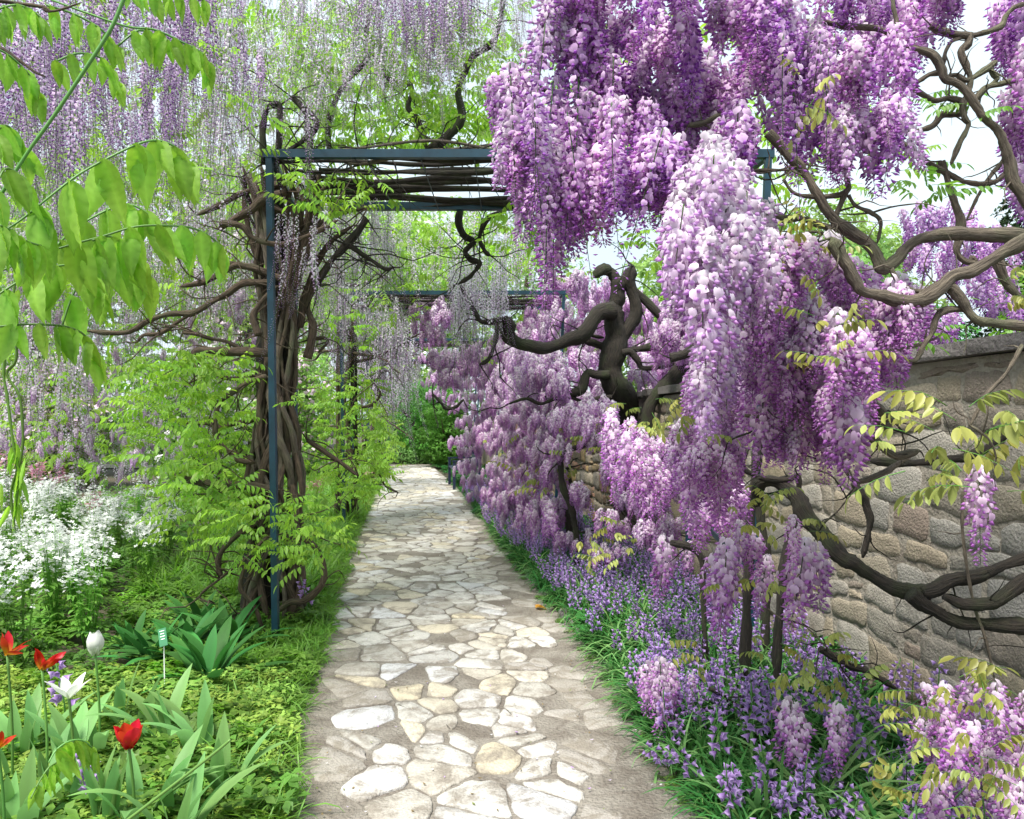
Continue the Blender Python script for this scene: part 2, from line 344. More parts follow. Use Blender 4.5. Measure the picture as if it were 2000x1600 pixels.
def compound(name, seed, mat, L=.24, pairs=5, ll=.065, lw=.024, n=4, droop=.7):
    r = random.Random(seed); mb = MB(); ar = r.uniform(.15, .45)
    ax = lambda t: Vector((L * t, 0, L * (.25 * t - ar * t * t)))
    tube(mb, [(*ax(t), .0016 * (1 - .5 * t)) for t in (0, .5, 1)], 3, 2, 0, (.9, 1, .7), m=1)
    for i in range(pairs):
        t = .28 + .68 * i / pairs
        for sgn in (-1, 1):
            dd = droop * r.uniform(.7, 1.4)
            dr = Vector((.45 + r.uniform(-.15, .15), sgn * (1 - .3 * dd), -dd * 1.1))
            g = r.uniform(.85, 1.15); leaflet_geo(mb, ax(t), dr, ll * r.uniform(.8, 1.15) * (1 - .25 * t), lw * r.uniform(.8, 1.1), r.uniform(.2, .5), (g, g, g), r.uniform(0, .3), n)
    leaflet_geo(mb, ax(.98), (1, 0, -droop), ll, lw, .3, W, .2, n)
    return mb.mesh(name, [mat, M['stem_green']])
LF_SPR = [compound('compound_leaf', 300 + i, M['leaf_spring']) for i in range(4)]
LF_GRN = [compound('compound_leaf', 310 + i, M['leaf_green']) for i in range(4)]
LF_BRZ = [compound('compound_leaf', 320 + i, M['leaf_bronze'], .17, 4, .055, .022, 4, 1.0) for i in range(4)]

PROTO = bpy.data.collections.new('prototypes')
def gn_scatter(name, meshes, xf, parent=None, kind='stuff', label=None, cat=None):
    """xf: list of (loc, euler, scale, index)"""
    coll = bpy.data.collections.new(name + '_set')
    for i, me in enumerate(meshes):
        coll.objects.link(bpy.data.objects.new('%s_%02d' % (name, i), me))
    n = len(xf); me = bpy.data.meshes.new(name); me.vertices.add(n)
    me.vertices.foreach_set('co', np.array([x[0] for x in xf], np.float32).ravel())
    me.attributes.new('rot', 'FLOAT_VECTOR', 'POINT').data.foreach_set('vector', np.array([x[1] for x in xf], np.float32).ravel())
    me.attributes.new('scl', 'FLOAT', 'POINT').data.foreach_set('value', np.array([x[2] for x in xf], np.float32))
    me.attributes.new('idx', 'INT', 'POINT').data.foreach_set('value', np.array([x[3] for x in xf], np.int32))
    o = link(name, me, parent); o['kind'] = kind; tag(o, label, cat)
    g = bpy.data.node_groups.new(name, 'GeometryNodeTree')
    g.interface.new_socket('Geometry', in_out='INPUT', socket_type='NodeSocketGeometry'); g.interface.new_socket('Geometry', in_out='OUTPUT', socket_type='NodeSocketGeometry')
    N = g.nodes.new; Lk = g.links.new
    gi = N('NodeGroupInput'); go = N('NodeGroupOutput'); ip = N('GeometryNodeInstanceOnPoints'); ci = N('GeometryNodeCollectionInfo')
    ci.inputs['Collection'].default_value = coll; ci.inputs['Separate Children'].default_value = True; ci.inputs['Reset Children'].default_value = True
    def na(nm, ty):
        a = N('GeometryNodeInputNamedAttribute'); a.data_type = ty; a.inputs['Name'].default_value = nm; return a.outputs['Attribute']
    m2p = N('GeometryNodeMeshToPoints'); Lk(gi.outputs[0], m2p.inputs['Mesh'])
    Lk(m2p.outputs[0], ip.inputs['Points']); Lk(ci.outputs[0], ip.inputs['Instance']); ip.inputs['Pick Instance'].default_value = True
    Lk(na('idx', 'INT'), ip.inputs['Instance Index'])
    er = N('FunctionNodeEulerToRotation'); Lk(na('rot', 'FLOAT_VECTOR'), er.inputs[0]); Lk(er.outputs[0], ip.inputs['Rotation'])
    Lk(na('scl', 'FLOAT'), ip.inputs['Scale'])
    Lk(ip.outputs[0], go.inputs[0])
    md = o.modifiers.new('scatter', 'NODES'); md.node_group = g
    return o
def place(name, meshes, xf, parent, limit=300, stuff=None):
    """largest in view become parts, the rest one stuff part"""
    xf = sorted(xf, key=lambda x: -x[2] / max(x[0][1], .3))
    for x in xf[:limit]: link(name, meshes[x[3]], parent, x[0], x[1], x[2])
    if xf[limit:]: gn_scatter(stuff or name + '_mass', meshes, xf[limit:], parent)
def inside(poly, x, y):
    c = False; n = len(poly)
    for i in range(n):
        x1, y1 = poly[i]; x2, y2 = poly[(i + 1) % n]
        if (y1 > y) != (y2 > y) and x < (x2 - x1) * (y - y1) / (y2 - y1) + x1: c = not c
    return c
def fill(poly, n, Yf, k, size=(.9, 1.2), tilt=.15, drop=0.0, mind=0.0, jit=.12):
    """random hanging things whose middle shows inside the outline; Yf(u,v) gives depth; drop = half length hung below the point"""
    random.seed(int(sum(p[0] * 3 + p[1] * 7 for p in poly)) + n)
    us = [p[0] for p in poly]; vs_ = [p[1] for p in poly]; res = []; tries = 0; acc = []
    while len(res) < n and tries < n * 40:
        tries += 1; u = random.uniform(min(us), max(us)); v = random.uniform(min(vs_), max(vs_))
        if not inside(poly, u, v): continue
        if mind and any((a - u) ** 2 + (b - v) ** 2 * .5 < mind * mind for a, b in acc): continue
        acc.append((u, v)); Y = Yf(u, v) * (1 + random.uniform(-jit, jit)); s = random.uniform(*size)
        p = P(u, v, Y); p.z += drop * s
        res.append((tuple(p), (random.gauss(0, tilt), random.gauss(0, tilt), random.uniform(0, 6.28)), s, random.randrange(k)))
    return res

def clusters(poly, ncl, per, Yf, rpx, mind, size=(.6, .95), ks=5, kw=4, frac=.4):
    """bunches of racemes springing from shared points; returns (coloured, pale-topped) lists"""
    c = fill(poly, ncl, Yf, 1, (1, 1), 0, 0, mind, .08); A = []; B = []
    for loc, _, _, _ in c:
        Y = loc[1]; rw_ = rpx / F * Y
        for i in range(int(per * random.uniform(.6, 1.4))):
            a = random.uniform(0, 6.28); q = math.sqrt(random.random()); dx, dy = math.cos(a) * q, math.sin(a) * q
            up = (1 - q) * random.uniform(.3, 1.2); sc = random.uniform(*size) * (1.1 - .35 * q)
            x = ((loc[0] + dx * rw_, loc[1] + dy * rw_ * .7, loc[2] + up * rw_ * .9 + .08 * sc), (dy * .35 + random.gauss(0, .06), -dx * .35 + random.gauss(0, .06), random.uniform(0, 6.28)), sc)
            if up > .45 and random.random() < frac * 1.8 or random.random() < frac * .35: B.append((*x, random.randrange(kw)))
            else: A.append((*x, random.randrange(ks)))
    return A, B

# ------------------------------------------------------------------ setting: ground, path
def sheet(name, pts_l, pts_r, z, mat):
    mb = MB(); V = []
    for a, b in zip(pts_l, pts_r): V += [(a[0], a[1], z), (b[0], b[1], z)]
    mb.add(V, [(2 * i, 2 * i + 1, 2 * i + 3, 2 * i + 2) for i in range(len(pts_l) - 1)])
    return tag(link(name, mb.mesh(name, mat, False)), kind='structure')
sheet('ground', [(-400, -20), (-400, 900)], [(400, -20), (400, 900)], -.035, M['soil'])
YS = [0, 1, 2, 2.6, 3.2, 3.9, 4.9, 5.7, 6.7, 7.5, 9.4, 10.4, 12, 14, 17, 19.7, 21.5]
path = sheet('path', [(xl(y) - .0, y) for y in YS], [(xr(y) + .0, y) for y in YS], 0.0, M['grit'])
sheet('side_path', [(-12, 19.9), (-12, 21.7)], [(-2.5, 19.9), (-2.5, 21.7)], -.004, M['grit'])

def clip(poly, nx, ny, c):
    out = []
    for i in range(len(poly)):
        a = poly[i]; b = poly[(i + 1) % len(poly)]; da = a[0] * nx + a[1] * ny - c; db = b[0] * nx + b[1] * ny - c
        if da <= 0: out.append(a)
        if da * db < 0:
            t = da / (da - db); out.append((a[0] + (b[0] - a[0]) * t, a[1] + (b[1] - a[1]) * t))
    return out
def cells(x0, x1, y0, y1, dx, dy, drop=.22, r=random.Random(5)):
    """irregular polygons, wider than tall; returns list of polygons"""
    S = []; ny = int((y1 - y0) / dy)
    for j in range(ny + 1):
        x = x0 - dx + r.random() * dx
        while x < x1 + dx:
            if r.random() > drop: S.append((x + r.uniform(-.3, .3) * dx, y0 + (j + r.uniform(-.42, .42)) * dy))
            x += dx * r.uniform(.7, 1.3)
    res = []; g = {}
    for i, s in enumerate(S): g.setdefault((int(s[0] // (dx * 2)), int(s[1] // (dy * 2))), []).append(i)
    for i, s in enumerate(S):
        poly = [(s[0] - dx * 1.6, s[1] - dy * 1.6), (s[0] + dx * 1.6, s[1] - dy * 1.6), (s[0] + dx * 1.6, s[1] + dy * 1.6), (s[0] - dx * 1.6, s[1] + dy * 1.6)]
        gx, gy_ = int(s[0] // (dx * 2)), int(s[1] // (dy * 2))
        for a in (-2, -1, 0, 1, 2):
            for b in (-2, -1, 0, 1, 2):
                for k in g.get((gx + a, gy_ + b), ()):
                    if k == i: continue
                    q = S[k]; nx, ny2 = q[0] - s[0], q[1] - s[1]
                    c = (q[0] ** 2 + q[1] ** 2 - s[0] ** 2 - s[1] ** 2) / 2
                    poly = clip(poly, nx, ny2, c)
                    if not poly: break
        if len(poly) >= 3: res.append((s, poly))
    return res
def shrink(s, poly, gap, r, rough=.0):
    """inset the polygon by gap and roughen its outline"""
    n = len(poly); A = sum(poly[i][0] * poly[(i + 1) % n][1] - poly[(i + 1) % n][0] * poly[i][1] for i in range(n))
    q = list(poly) if A > 0 else list(reversed(poly)); res = q
    for i in range(n):
        a = q[i]; b = q[(i + 1) % n]; ex, ey = b[0] - a[0], b[1] - a[1]; l = math.hypot(ex, ey)
        if l < 1e-6: continue
        nx, ny = ey / l, -ex / l; g = gap * r.uniform(.6, 1.7)
        res = clip(res, nx, ny, a[0] * nx + a[1] * ny - g)
        if len(res) < 3: return None
    out = []
    for i in range(len(res)):
        a = res[i]; b = res[(i + 1) % len(res)]; l = math.hypot(a[0] - b[0], a[1] - b[1])
        if l < .012: continue
        c = .12; out.append((a[0] + (b[0] - a[0]) * c, a[1] + (b[1] - a[1]) * c))
        k = max(1, int(l / .07))
        for j in range(1, k + 1):
            t = c + (1 - 2 * c) * j / (k + 1) if k > 1 else .5
            out.append((a[0] + (b[0] - a[0]) * t + r.uniform(-rough, rough), a[1] + (b[1] - a[1]) * t + r.uniform(-rough, rough)))
        out.append((a[0] + (b[0] - a[0]) * (1 - c), a[1] + (b[1] - a[1]) * (1 - c)))
    if len(out) < 5: return None
    if abs(sum(out[i][0] * out[(i + 1) % len(out)][1] - out[(i + 1) % len(out)][0] * out[i][1] for i in range(len(out)))) < .003: return None
    return out
def slab(mb, out, h, bev, z0, col=W, mp=lambda x, y, z: (x, y, z), bulge=0, r=random):
    n = len(out); cx = sum(p[0] for p in out) / n; cy_ = sum(p[1] for p in out) / n
    V = [mp(p[0], p[1], z0) for p in out] + [mp(p[0], p[1], z0 + h - bev) for p in out]
    V += [mp(cx + (p[0] - cx) * (1 - bev / max(.03, math.hypot(p[0] - cx, p[1] - cy_)) * 1.3), cy_ + (p[1] - cy_) * (1 - bev / max(.03, math.hypot(p[0] - cx, p[1] - cy_)) * 1.3), z0 + h + r.uniform(-.3, .3) * bulge) for p in out]
    V += [mp(cx + (p[0] - cx) * .5, cy_ + (p[1] - cy_) * .5, z0 + h + bulge * r.uniform(.2, 1.3)) for p in out]
    V.append(mp(cx, cy_, z0 + h + bulge * r.uniform(.3, 1.3)))
    Fc = []
    for k in range(3):
        for i in range(n): Fc.append((k * n + i, k * n + (i + 1) % n, (k + 1) * n + (i + 1) % n, (k + 1) * n + i))
    for i in range(n): Fc.append((3 * n + i, 3 * n + (i + 1) % n, 4 * n))
    mb.add(V, Fc, col)
rr_ = random.Random(11); flags = []
for s, poly in cells(-1.0, 1.0, 1.9, 20.8, .27, .098, .36):
    # path coordinates: x across -1..1 (metres about the centre line), y along
    if abs(s[0]) > .86: continue
    near = s[1] < 5.5
    edge = .48 if s[1] < 4.2 else (.68 if s[1] < 7 else .80)
    out_ = (s[0] > edge or s[0] < -edge - .12)
    if rr_.random() < (.4 if out_ else .07): continue
    o = shrink(s, poly, .0045 + .0075 * rr_.random(), rr_, .009)
    if not o: continue
    cl_ = lambda y: (xl(y) + xr(y)) / 2
    wd = lambda y: (xr(y) - xl(y)) / 2 / .86
    o = [(cl_(p[1]) + p[0] * wd(p[1]) * .92, p[1]) for p in o]
    flags.append((s[1], o, out_))
flags.sort(key=lambda a: a[0])
for y, o, dirty in flags[:300]:
    mb = MB(); cx = sum(p[0] for p in o) / len(o); cy_ = sum(p[1] for p in o) / len(o)
    slab(mb, [(p[0] - cx, p[1] - cy_) for p in o], .006 + rr_.random() * .006, .004, 0, W, bulge=.0012)
    link('flagstone', mb.mesh('flagstone', M['flagdirty' if dirty or rr_.random() < .04 else 'flag']), path, (cx, cy_, -.006 if dirty else -.002))
mb = MB()
for y, o, dirty in flags[300:]: slab(mb, o, .006 + rr_.random() * .006, .003, -.006 if dirty else -.002, (rr_.random(), 0, 0), bulge=.001)
tag(link('flagstone_field', mb.mesh('flagstone_field', M['flagjoin']), path), kind='stuff')
# rough edging stones along the beds
for sd, rng_ in ((0, 46), (1, 44)):
    y = 2.2
    for i in range(rng_):
        mb = MB(); L = random.uniform(.10, .2); y += L + random.uniform(.0, .05)
        if y > 8.5: break
        if random.random() < .35: continue
        n = 9; o = [(math.cos(2 * math.pi * k / n) * .045 * random.uniform(.8, 1.2), math.sin(2 * math.pi * k / n) * L / 2 * random.uniform(.85, 1.1)) for k in range(n)]
        slab(mb, o, random.uniform(.015, .045), .012, 0, bulge=.012)
        x = xl(y) - .02 if sd == 0 else xr(y) + .03
        link('edging_stone', mb.mesh('edging_stone', M['coping']), path, (x, y, -.012), (0, 0, .15))

# ------------------------------------------------------------------ the stone wall
wall = thing('stone_wall', 'rough rubble stone garden wall with dark coping behind the right flower bed', 'wall')
WA = math.atan2(-.145, 1.0)
def wmap(s, z, h):   # s = Y along wall, h = outwards (towards the path)
    return (xw(s) - h * .99, s - h * .143, z)
mb = MB(); Y0, Y1 = .8, 24.0; V = []
n = 60
for i in range(n + 1):
    y = Y0 + (Y1 - Y0) * i / n
    V += [wmap(y, -.05, 0), wmap(y, wtop(y), 0), wmap(y, wtop(y), -.36), wmap(y, -.05, -.36)]
Fc = [(3, 2, 1, 0), (n * 4, n * 4 + 1, n * 4 + 2, n * 4 + 3)]
for i in range(n):
    for k in range(4): Fc.append((i * 4 + k, i * 4 + (k + 1) % 4, i * 4 + 4 + (k + 1) % 4, i * 4 + 4 + k))
mb.add(V, Fc); link('mortar_core', mb.mesh('mortar_core', M['mortar'], False), wall)
ws = []; rw = random.Random(3)
z = .02; rr2 = random.Random(77); rows = []
while z < 1.48:
    hgt = rr2.uniform(.10, .19); rows.append((z, min(z + hgt, 1.50))); z += hgt
for (za, zb) in rows:
    x = 1.9 + rr2.random() * .2
    while x < 16:
        wd_ = rr2.uniform(.10, .30) if rr2.random() < .8 else rr2.uniform(.3, .4)
        wob = lambda x_, z_: z_ + .022 * math.sin(x_ * 3.1 + z_ * 9) + .014 * math.sin(x_ * 8.3 + z_ * 5)
        j_ = lambda k: rr2.uniform(-k, k)
        parts = [(za, zb)] if wd_ > .16 or rr2.random() < .5 else [(za, (za + zb) / 2 + j_(.02)), ((za + zb) / 2, zb)]
        for (p, q) in parts:
            poly = [(x + j_(.02), wob(x, p)), (x + wd_ + j_(.02), wob(x + wd_, p)), (x + wd_ + j_(.025), wob(x + wd_, q)), (x + wd_ * rr2.uniform(.3, .7), wob(x + wd_ / 2, q) + j_(.006) + .008), (x + j_(.025), wob(x, q))]
            poly = clip(clip(poly, 0, 1, wtop(x) - .012), 0, -1, .03)
            if len(poly) < 3: continue
            o = shrink((x, p), poly, .008, rw, .011)
            if o: ws.append((x, o))
        x += wd_
ws.sort(key=lambda a: a[0])
for y, o in ws[:300]:
    mb = MB(); cx = sum(p[0] for p in o) / len(o); cz = sum(p[1] for p in o) / len(o)
    h = rw.uniform(.004, .011); base = Vector(wmap(cx, cz, 0))
    slab(mb, list(reversed(o)), h, .004, -.004, W, lambda a, b, c: tuple(Vector(wmap(a, b, c)) - base), bulge=.0035, r=rw)
    link('stone', mb.mesh('stone', M['wallstone']), wall, base)
mb = MB()
M['wallstone_far'] = stone('wallstone_far', [(.24, .18, .12), (.22, .20, .17), (.38, .26, .11), (.17, .135, .10), (.27, .15, .10), (.36, .31, .23)], 9, 1.0, (.10, .085, .06), .75, True)
for y, o in ws[300:]: slab(mb, list(reversed(o)), rw.uniform(.01, .03), .010, -.004, (rw.random(), 0, 0), lambda a, b, c: wmap(a, b, c), bulge=.01, r=rw)
if mb.v: tag(link('stone_field', mb.mesh('stone_field', M['wallstone_far']), wall), kind='stuff')
y = 1.0
while y < 23:
    L = rw.uniform(.8, 1.1); mb = MB(); yc = y + L / 2
    V = []; dz = rw.uniform(-.006, .012)
    for (a, b) in ((y + .004, 0), (y + L * .33, 1), (y + L * .66, 2), (y + L - .004, 3)):
        t0 = wtop(a) + .002 + dz
        for (h, z) in ((.05, t0), (.055, t0 + .02), (.05, t0 + .062), (-.18, t0 + .085), (-.40, t0 + .06), (-.40, t0)):
            V.append(wmap(a, z + rw.uniform(-.004, .004), h + rw.uniform(-.005, .005)))
    Fc = [tuple(reversed(range(6))), tuple(range(18, 24))]
    for i in range(3):
        for k in range(6): Fc.append((i * 6 + k, i * 6 + (k + 1) % 6, i * 6 + 6 + (k + 1) % 6, i * 6 + 6 + k))
    mb.add(V, Fc); link('coping_stone', mb.mesh('coping_stone', M['coping'], False), wall); y += L

# ------------------------------------------------------------------ pergola arches
def bar(mb, a, b, w_, h_, col=W):
    a = Vector(a); b = Vector(b); x, y, z = frame(b - a); V = []
    for p in (a, b):
        for (i, j) in ((-1, -1), (1, -1), (1, 1), (-1, 1)): V.append(p + y * (i * w_ / 2) + z * (j * h_ / 2))
    mb.add(V, [(3, 2, 1, 0), (4, 5, 6, 7), (0, 1, 5, 4), (1, 2, 6, 5), (2, 3, 7, 6), (3, 0, 4, 7)], col)
def onebar(name, a, b, w_, h_, mat, parent):
    mb = MB(); bar(mb, a, b, w_, h_); return link(name, mb.mesh(name, mat, False), parent)
ZT = 2.70
def arch(label, ya, yb, xa, xa2, xb, grid=True):
    t = thing('pergola_arch', label, 'pergola', (xa, ya, 0), group='steel pergola arches over the path')
    pt = lambda x, y, z: (x - xa, y - ya, z)
    for (x, y) in ((xa, ya), (xa2, yb), (xb, ya), (xb - .12, yb)):
        onebar('post', pt(x + (.035 if x == xa else (-.10 if x > xa2 + 1 else 0)), y, -.03), pt(x, y, ZT), .038, .034, M['steel_blue'], t)
    onebar('beam', pt(xa - .03, ya - .002, ZT + .022), pt(xb + .03, ya - .002, ZT + .022), .04, .045, M['steel_blue'], t)
    onebar('beam', pt(xa2 - .03, yb, ZT + .022), pt(xb - .09, yb, ZT + .022), .05, .05, M['steel_blue'], t)
    for x in (xa, xb):
        x2 = xa2 if x == xa else xb - .12
        onebar('side_rail', pt(x, ya + .03, ZT + .02), pt(x2, yb - .03, ZT + .02), .035, .035, M['steel_blue'], t)
        onebar('side_rail', pt(x + .02, ya + .03, .32), pt(x2, yb - .03, .55), .02, .04, M['steel_dark'], t)
    if grid:
        for k in range(9):
            x = xa + .25 + (xb - xa - .4) * k / 8
            onebar('grid_wire', pt(x, ya, ZT - .01), pt(x, yb, ZT - .01), .006, .006, M['steel_dark'], t)
        nb = 11
        for k in range(nb):
            y = ya + (yb - ya) * (k + .6) / nb + random.uniform(-.02, .02); mb = MB()
            x0, x1 = xa + random.uniform(0, .25), xb - random.uniform(0, .3)
            pts = [pt(x0 + (x1 - x0) * q / 6, y + random.uniform(-.03, .03), ZT + .01 + random.uniform(-.01, .03)) for q in range(7)]
            tube(mb, [(*p, random.uniform(.008, .02)) for p in pts], 6, 3, .1)
            link('trained_stem', mb.mesh('trained_stem', M['bark_dark']), t)
    return t
arch('nearest blue steel pergola arch with slatted stems across its top', 4.26, 5.3, -1.345, -1.50, 1.42)
arch('second blue steel arch down the path, its beam above the bench end', 8.9, 10.1, -1.98, -2.1, .6)
arch('third blue steel arch, seen as a thin post among the leaves', 14.1, 15.2, -2.66, -2.78, -.1)
arch('farthest blue steel arch before the green hedge', 19.0, 20.0, -3.2, -3.3, -.8)

# ------------------------------------------------------------------ bench
b = thing('garden_bench', 'small dark blue bench half buried in flowers at the far right path edge', 'bench', (-1.02, 13.6, 0), 0.15)
for k in range(4):
    onebar('seat_slat', (.02 + k * .1, 0, .36), (.02 + k * .1, 1.3, .36), .08, .02, M['bench_paint'], b)
for k in range(3): onebar('back_slat', (.42 + k * .02, 0, .46 + k * .1), (.42 + k * .02, 1.3, .46 + k * .1), .02, .07, M['bench_paint'], b)
for yy in (.04, 1.26):
    onebar('leg', (.0, yy, 0), (.0, yy, .50), .04, .05, M['bench_paint'], b); onebar('leg', (.42, yy, 0), (.47, yy, .74), .04, .05, M['bench_paint'], b)
    onebar('armrest', (-.03, yy, .515), (.45, yy, .515), .05, .03, M['bench_paint'], b)

# ------------------------------------------------------------------ branches traced along the vines
def branches(parent, mat, lst, name='branch', n=8, rough=.12):
    res = []
    for pts in lst:
        mb = MB(); w3 = pxtube(pts); tube(mb, w3, n, 6, rough); link(name, mb.mesh(name, mat), parent); res.append(w3)
    return res
def D(Y, r0, r1, pts, dY=0, tail=0):
    """pixel polyline -> with depth Y (drifting by dY) and radius running r0..r1 px"""
    n = len(pts) - 1
    return [(p[0], p[1], Y + dY * i / n, r0 + (r1 - r0) * i / n) for i, p in enumerate(pts)]
def twigs(parent, mat, paths, n, L=(.08, .3), r=.0035, name='twigs'):
    mb = MB()
    for i in range(n):
        w3 = random.choice(paths); k = random.randrange(len(w3)); p = Vector(w3[k][:3]); d_ = Vector((random.gauss(0, 1), random.gauss(0, .6), random.gauss(-.1, .8))).normalized()
        l = random.uniform(*L); pts = [(*p, r * 1.3)]
        for q in range(4):
            p = p + d_ * l / 4; d_ = (d_ + Vector((random.gauss(0, .45), random.gauss(0, .45), random.gauss(0, .45)))).normalized(); pts.append((*p, r * (1 - q * .2)))
        tube(mb, pts, 4, 2, .1)
    return tag(link(name, mb.mesh(name, mat), parent), kind='stuff')

# --- A: near right vine, overhead and down the right edge
VA = thing('wisteria_vine', 'nearest purple wisteria, its bare grey branches arching across the sky at upper right', 'wisteria', (2.2, 2.2, 0))
VA.location = (0, 0, 0)
pa = branches(VA, M['bark_grey'], [
    D(2.1, 5, 11, [(1552, 44), (1597, 42), (1650, 51), (1713, 56), (1751, 75), (1776, 91), (1818, 105), (1839, 133), (1846, 154), (1877, 168), (1902, 200), (1923, 231), (1947, 252), (1961, 280), (1972, 315), (1979, 350), (2000, 385), (2040, 450)]),
    D(2.1, 4, 5, [(1744, -20), (1745, 15), (1752, 45), (1751, 75)]),
    D(2.2, 8, 4, [(1818, 49), (1839, 61), (1860, 66), (1891, 70), (1916, 66), (1954, 52), (1965, 31), (1982, 14), (2010, 5)]),
    D(2.2, 7, 5, [(1895, 65), (1891, 85), (1878, 100), (1888, 133), (1895, 154), (1891, 182), (1881, 206), (1884, 231), (1891, 245), (1874, 280), (1857, 322)]),
    D(2.2, 4, 4, [(1874, 73), (1856, 84), (1846, 105), (1842, 133)]),
    D(2.2, 5, 6, [(1842, 154), (1867, 147), (1888, 157), (1909, 147), (1930, 133), (1947, 119)]),
    D(2.15, 6, 4, [(1842, 140), (1815, 146), (1796, 158), (1780, 170)]),
    D(2.2, 5, 4, [(1933, 130), (1940, 145), (1947, 155), (1925, 175), (1900, 205)]),
    D(2.2, 6, 6, [(1900, 200), (1925, 172), (1955, 164), (2005, 150)]),
    D(2.25, 7, 5, [(1886, 222), (1862, 224), (1839, 226), (1818, 248), (1772, 259)]),
    D(2.25, 6, 6, [(1877, 199), (1853, 192), (1825, 196), (1797, 182), (1780, 172)]),
    D(2.3, 7, 5, [(1688, 273), (1720, 276), (1755, 280), (1783, 297), (1818, 322), (1846, 336), (1877, 353), (1916, 360), (1947, 353), (1968, 332)]),
    D(2.3, 6, 9, [(1839, 315), (1850, 350), (1863, 392), (1877, 430), (1872, 458)]),
    D(2.3, 4, 3, [(1958, 315), (1930, 350), (1909, 385), (1888, 430)]),
    D(2.0, 9, 14, [(1500, 259), (1527, 287), (1552, 315), (1573, 340), (1590, 371), (1615, 410), (1636, 434), (1671, 459), (1702, 483), (1716, 511), (1723, 525), (1748, 511), (1772, 483), (1800, 466), (1842, 459), (1895, 457), (1947, 459), (2040, 464)]),
    D(1.85, 14, 12, [(2040, 455), (2000, 470), (1965, 490), (1930, 511), (1895, 532), (1860, 540), (1839, 560), (1815, 577), (1790, 588), (1755, 586), (1720, 577), (1685, 569), (1671, 551), (1655, 520), (1636, 490), (1624, 464)]),
    D(1.85, 11, 9, [(1838, 560), (1856, 561), (1874, 580), (1888, 604), (1909, 625), (1947, 632), (2040, 640)]),
    D(1.86, 8, 4, [(1890, 604), (1870, 604), (1846, 607), (1828, 621), (1821, 650), (1807, 670), (1790, 702), (1772, 704)]),
    D(1.88, 3, 3, [(1807, 670), (1765, 681), (1720, 685)]),
    D(2.05, 8, 7, [(1440, 408), (1468, 406), (1496, 413), (1527, 427), (1566, 427), (1604, 441), (1636, 450)]),
    D(2.0, 6, 5, [(1622, 455), (1636, 413), (1650, 378), (1657, 367), (1650, 336)]),
    D(2.0, 3, 6, [(1530, 350), (1552, 378), (1597, 385), (1636, 381), (1653, 374)]),
    D(2.0, 4, 3, [(1450, 334), (1500, 333), (1545, 332)]),
    D(2.0, 4, 4, [(1657, 381), (1671, 402), (1702, 416), (1720, 434), (1713, 476)]),
    D(2.0, 7, 5, [(1624, 445), (1615, 472), (1601, 497)]),
    D(1.98, 3, 3, [(1475, 504), (1524, 480), (1573, 455), (1611, 455)]),
    D(2.1, 7, 6, [(1874, 470), (1868, 492), (1885, 510), (1905, 512), (1895, 500)]),
    D(2.0, 6, 5, [(1345, 244), (1370, 242), (1395, 230), (1430, 215)]),
    D(2.2, 9, 8, [(1258, 140), (1268, 165), (1276, 190), (1278, 215), (1300, 240), (1350, 246)]),
    D(1.6, 4, 4, [(1996, 674), (1965, 730), (1926, 772), (1895, 831)]),
    D(2.6, 3, 3, [(1880, 960), (1880, 1040), (1892, 1130), (1905, 1190), (1925, 1250), (1942, 1325)]),
    D(2.2, 10, 6, [(1945, 500), (1960, 540), (1985, 575), (2030, 600)]),
    D(1.9, 5, 4, [(1740, 525), (1760, 555), (1800, 570), (1850, 560)]),
])
twigs(VA, M['bark_grey'], pa, 110, (.05, .22), .0022)

# --- B: wall vine whose thick black stem lies along the foot of the wall
VB = thing('wisteria_vine', 'purple wisteria with thick black mossy stem lying along the right stone wall', 'wisteria')
pb = branches(VB, M['bark_dark'], [
    D(3.0, 13, 17, [(1478, 985), (1478, 961), (1485, 943), (1510, 940), (1538, 957), (1559, 975), (1570, 1000), (1594, 1030), (1615, 1058), (1638, 1085), (1671, 1103), (1713, 1131), (1748, 1148), (1790, 1155), (1825, 1160)], -.35),
    D(2.65, 13, 12, [(1800, 1158), (1830, 1150), (1860, 1134), (1912, 1124), (1958, 1106), (2040, 1080)]),
    D(2.62, 14, 14, [(1780, 1160), (1804, 1180), (1832, 1197), (1860, 1211), (1895, 1218), (1947, 1222), (2040, 1225)]),
    D(2.6, 9, 14, [(1845, 1165), (1880, 1180), (1930, 1180), (1965, 1160), (2030, 1110)]),
    D(3.2, 8, 6, [(1667, 943), (1685, 971), (1699, 1010), (1695, 1045), (1685, 1090)]),
    D(2.9, 6, 5, [(1559, 965), (1560, 930), (1541, 936), (1496, 936), (1457, 919), (1450, 898), (1464, 873)]),
    D(3.2, 8, 5, [(1601, 1267), (1650, 1295), (1702, 1316), (1755, 1348)]),
    D(3.3, 11, 8, [(1562, 985), (1540, 1060), (1530, 1140), (1520, 1230), (1515, 1385)]),
    D(3.3, 9, 8, [(1310, 700), (1340, 690), (1370, 660)]),
    D(3.4, 9, 11, [(1490, 800), (1478, 900), (1466, 1000), (1462, 1100), (1458, 1200), (1455, 1375)]),
    D(3.8, 10, 9, [(1480, 970), (1490, 1050), (1500, 1130), (1495, 1210), (1492, 1320)]),
    D(3.6, 7, 5, [(1310, 1060), (1345, 1068), (1368, 1085), (1372, 1130), (1375, 1230), (1380, 1345)]),
    D(3.0, 4, 3, [(1385, 1345), (1420, 1362), (1450, 1382), (1510, 1385)]),
    D(2.9, 7, 9, [(1990, 830), (1950, 860), (1900, 890), (1830, 900), (1760, 905), (1700, 900)]),
    D(2.9, 9, 9, [(2030, 800), (1995, 815), (1985, 840), (1955, 860)]),
], 'stem', 9, .14)
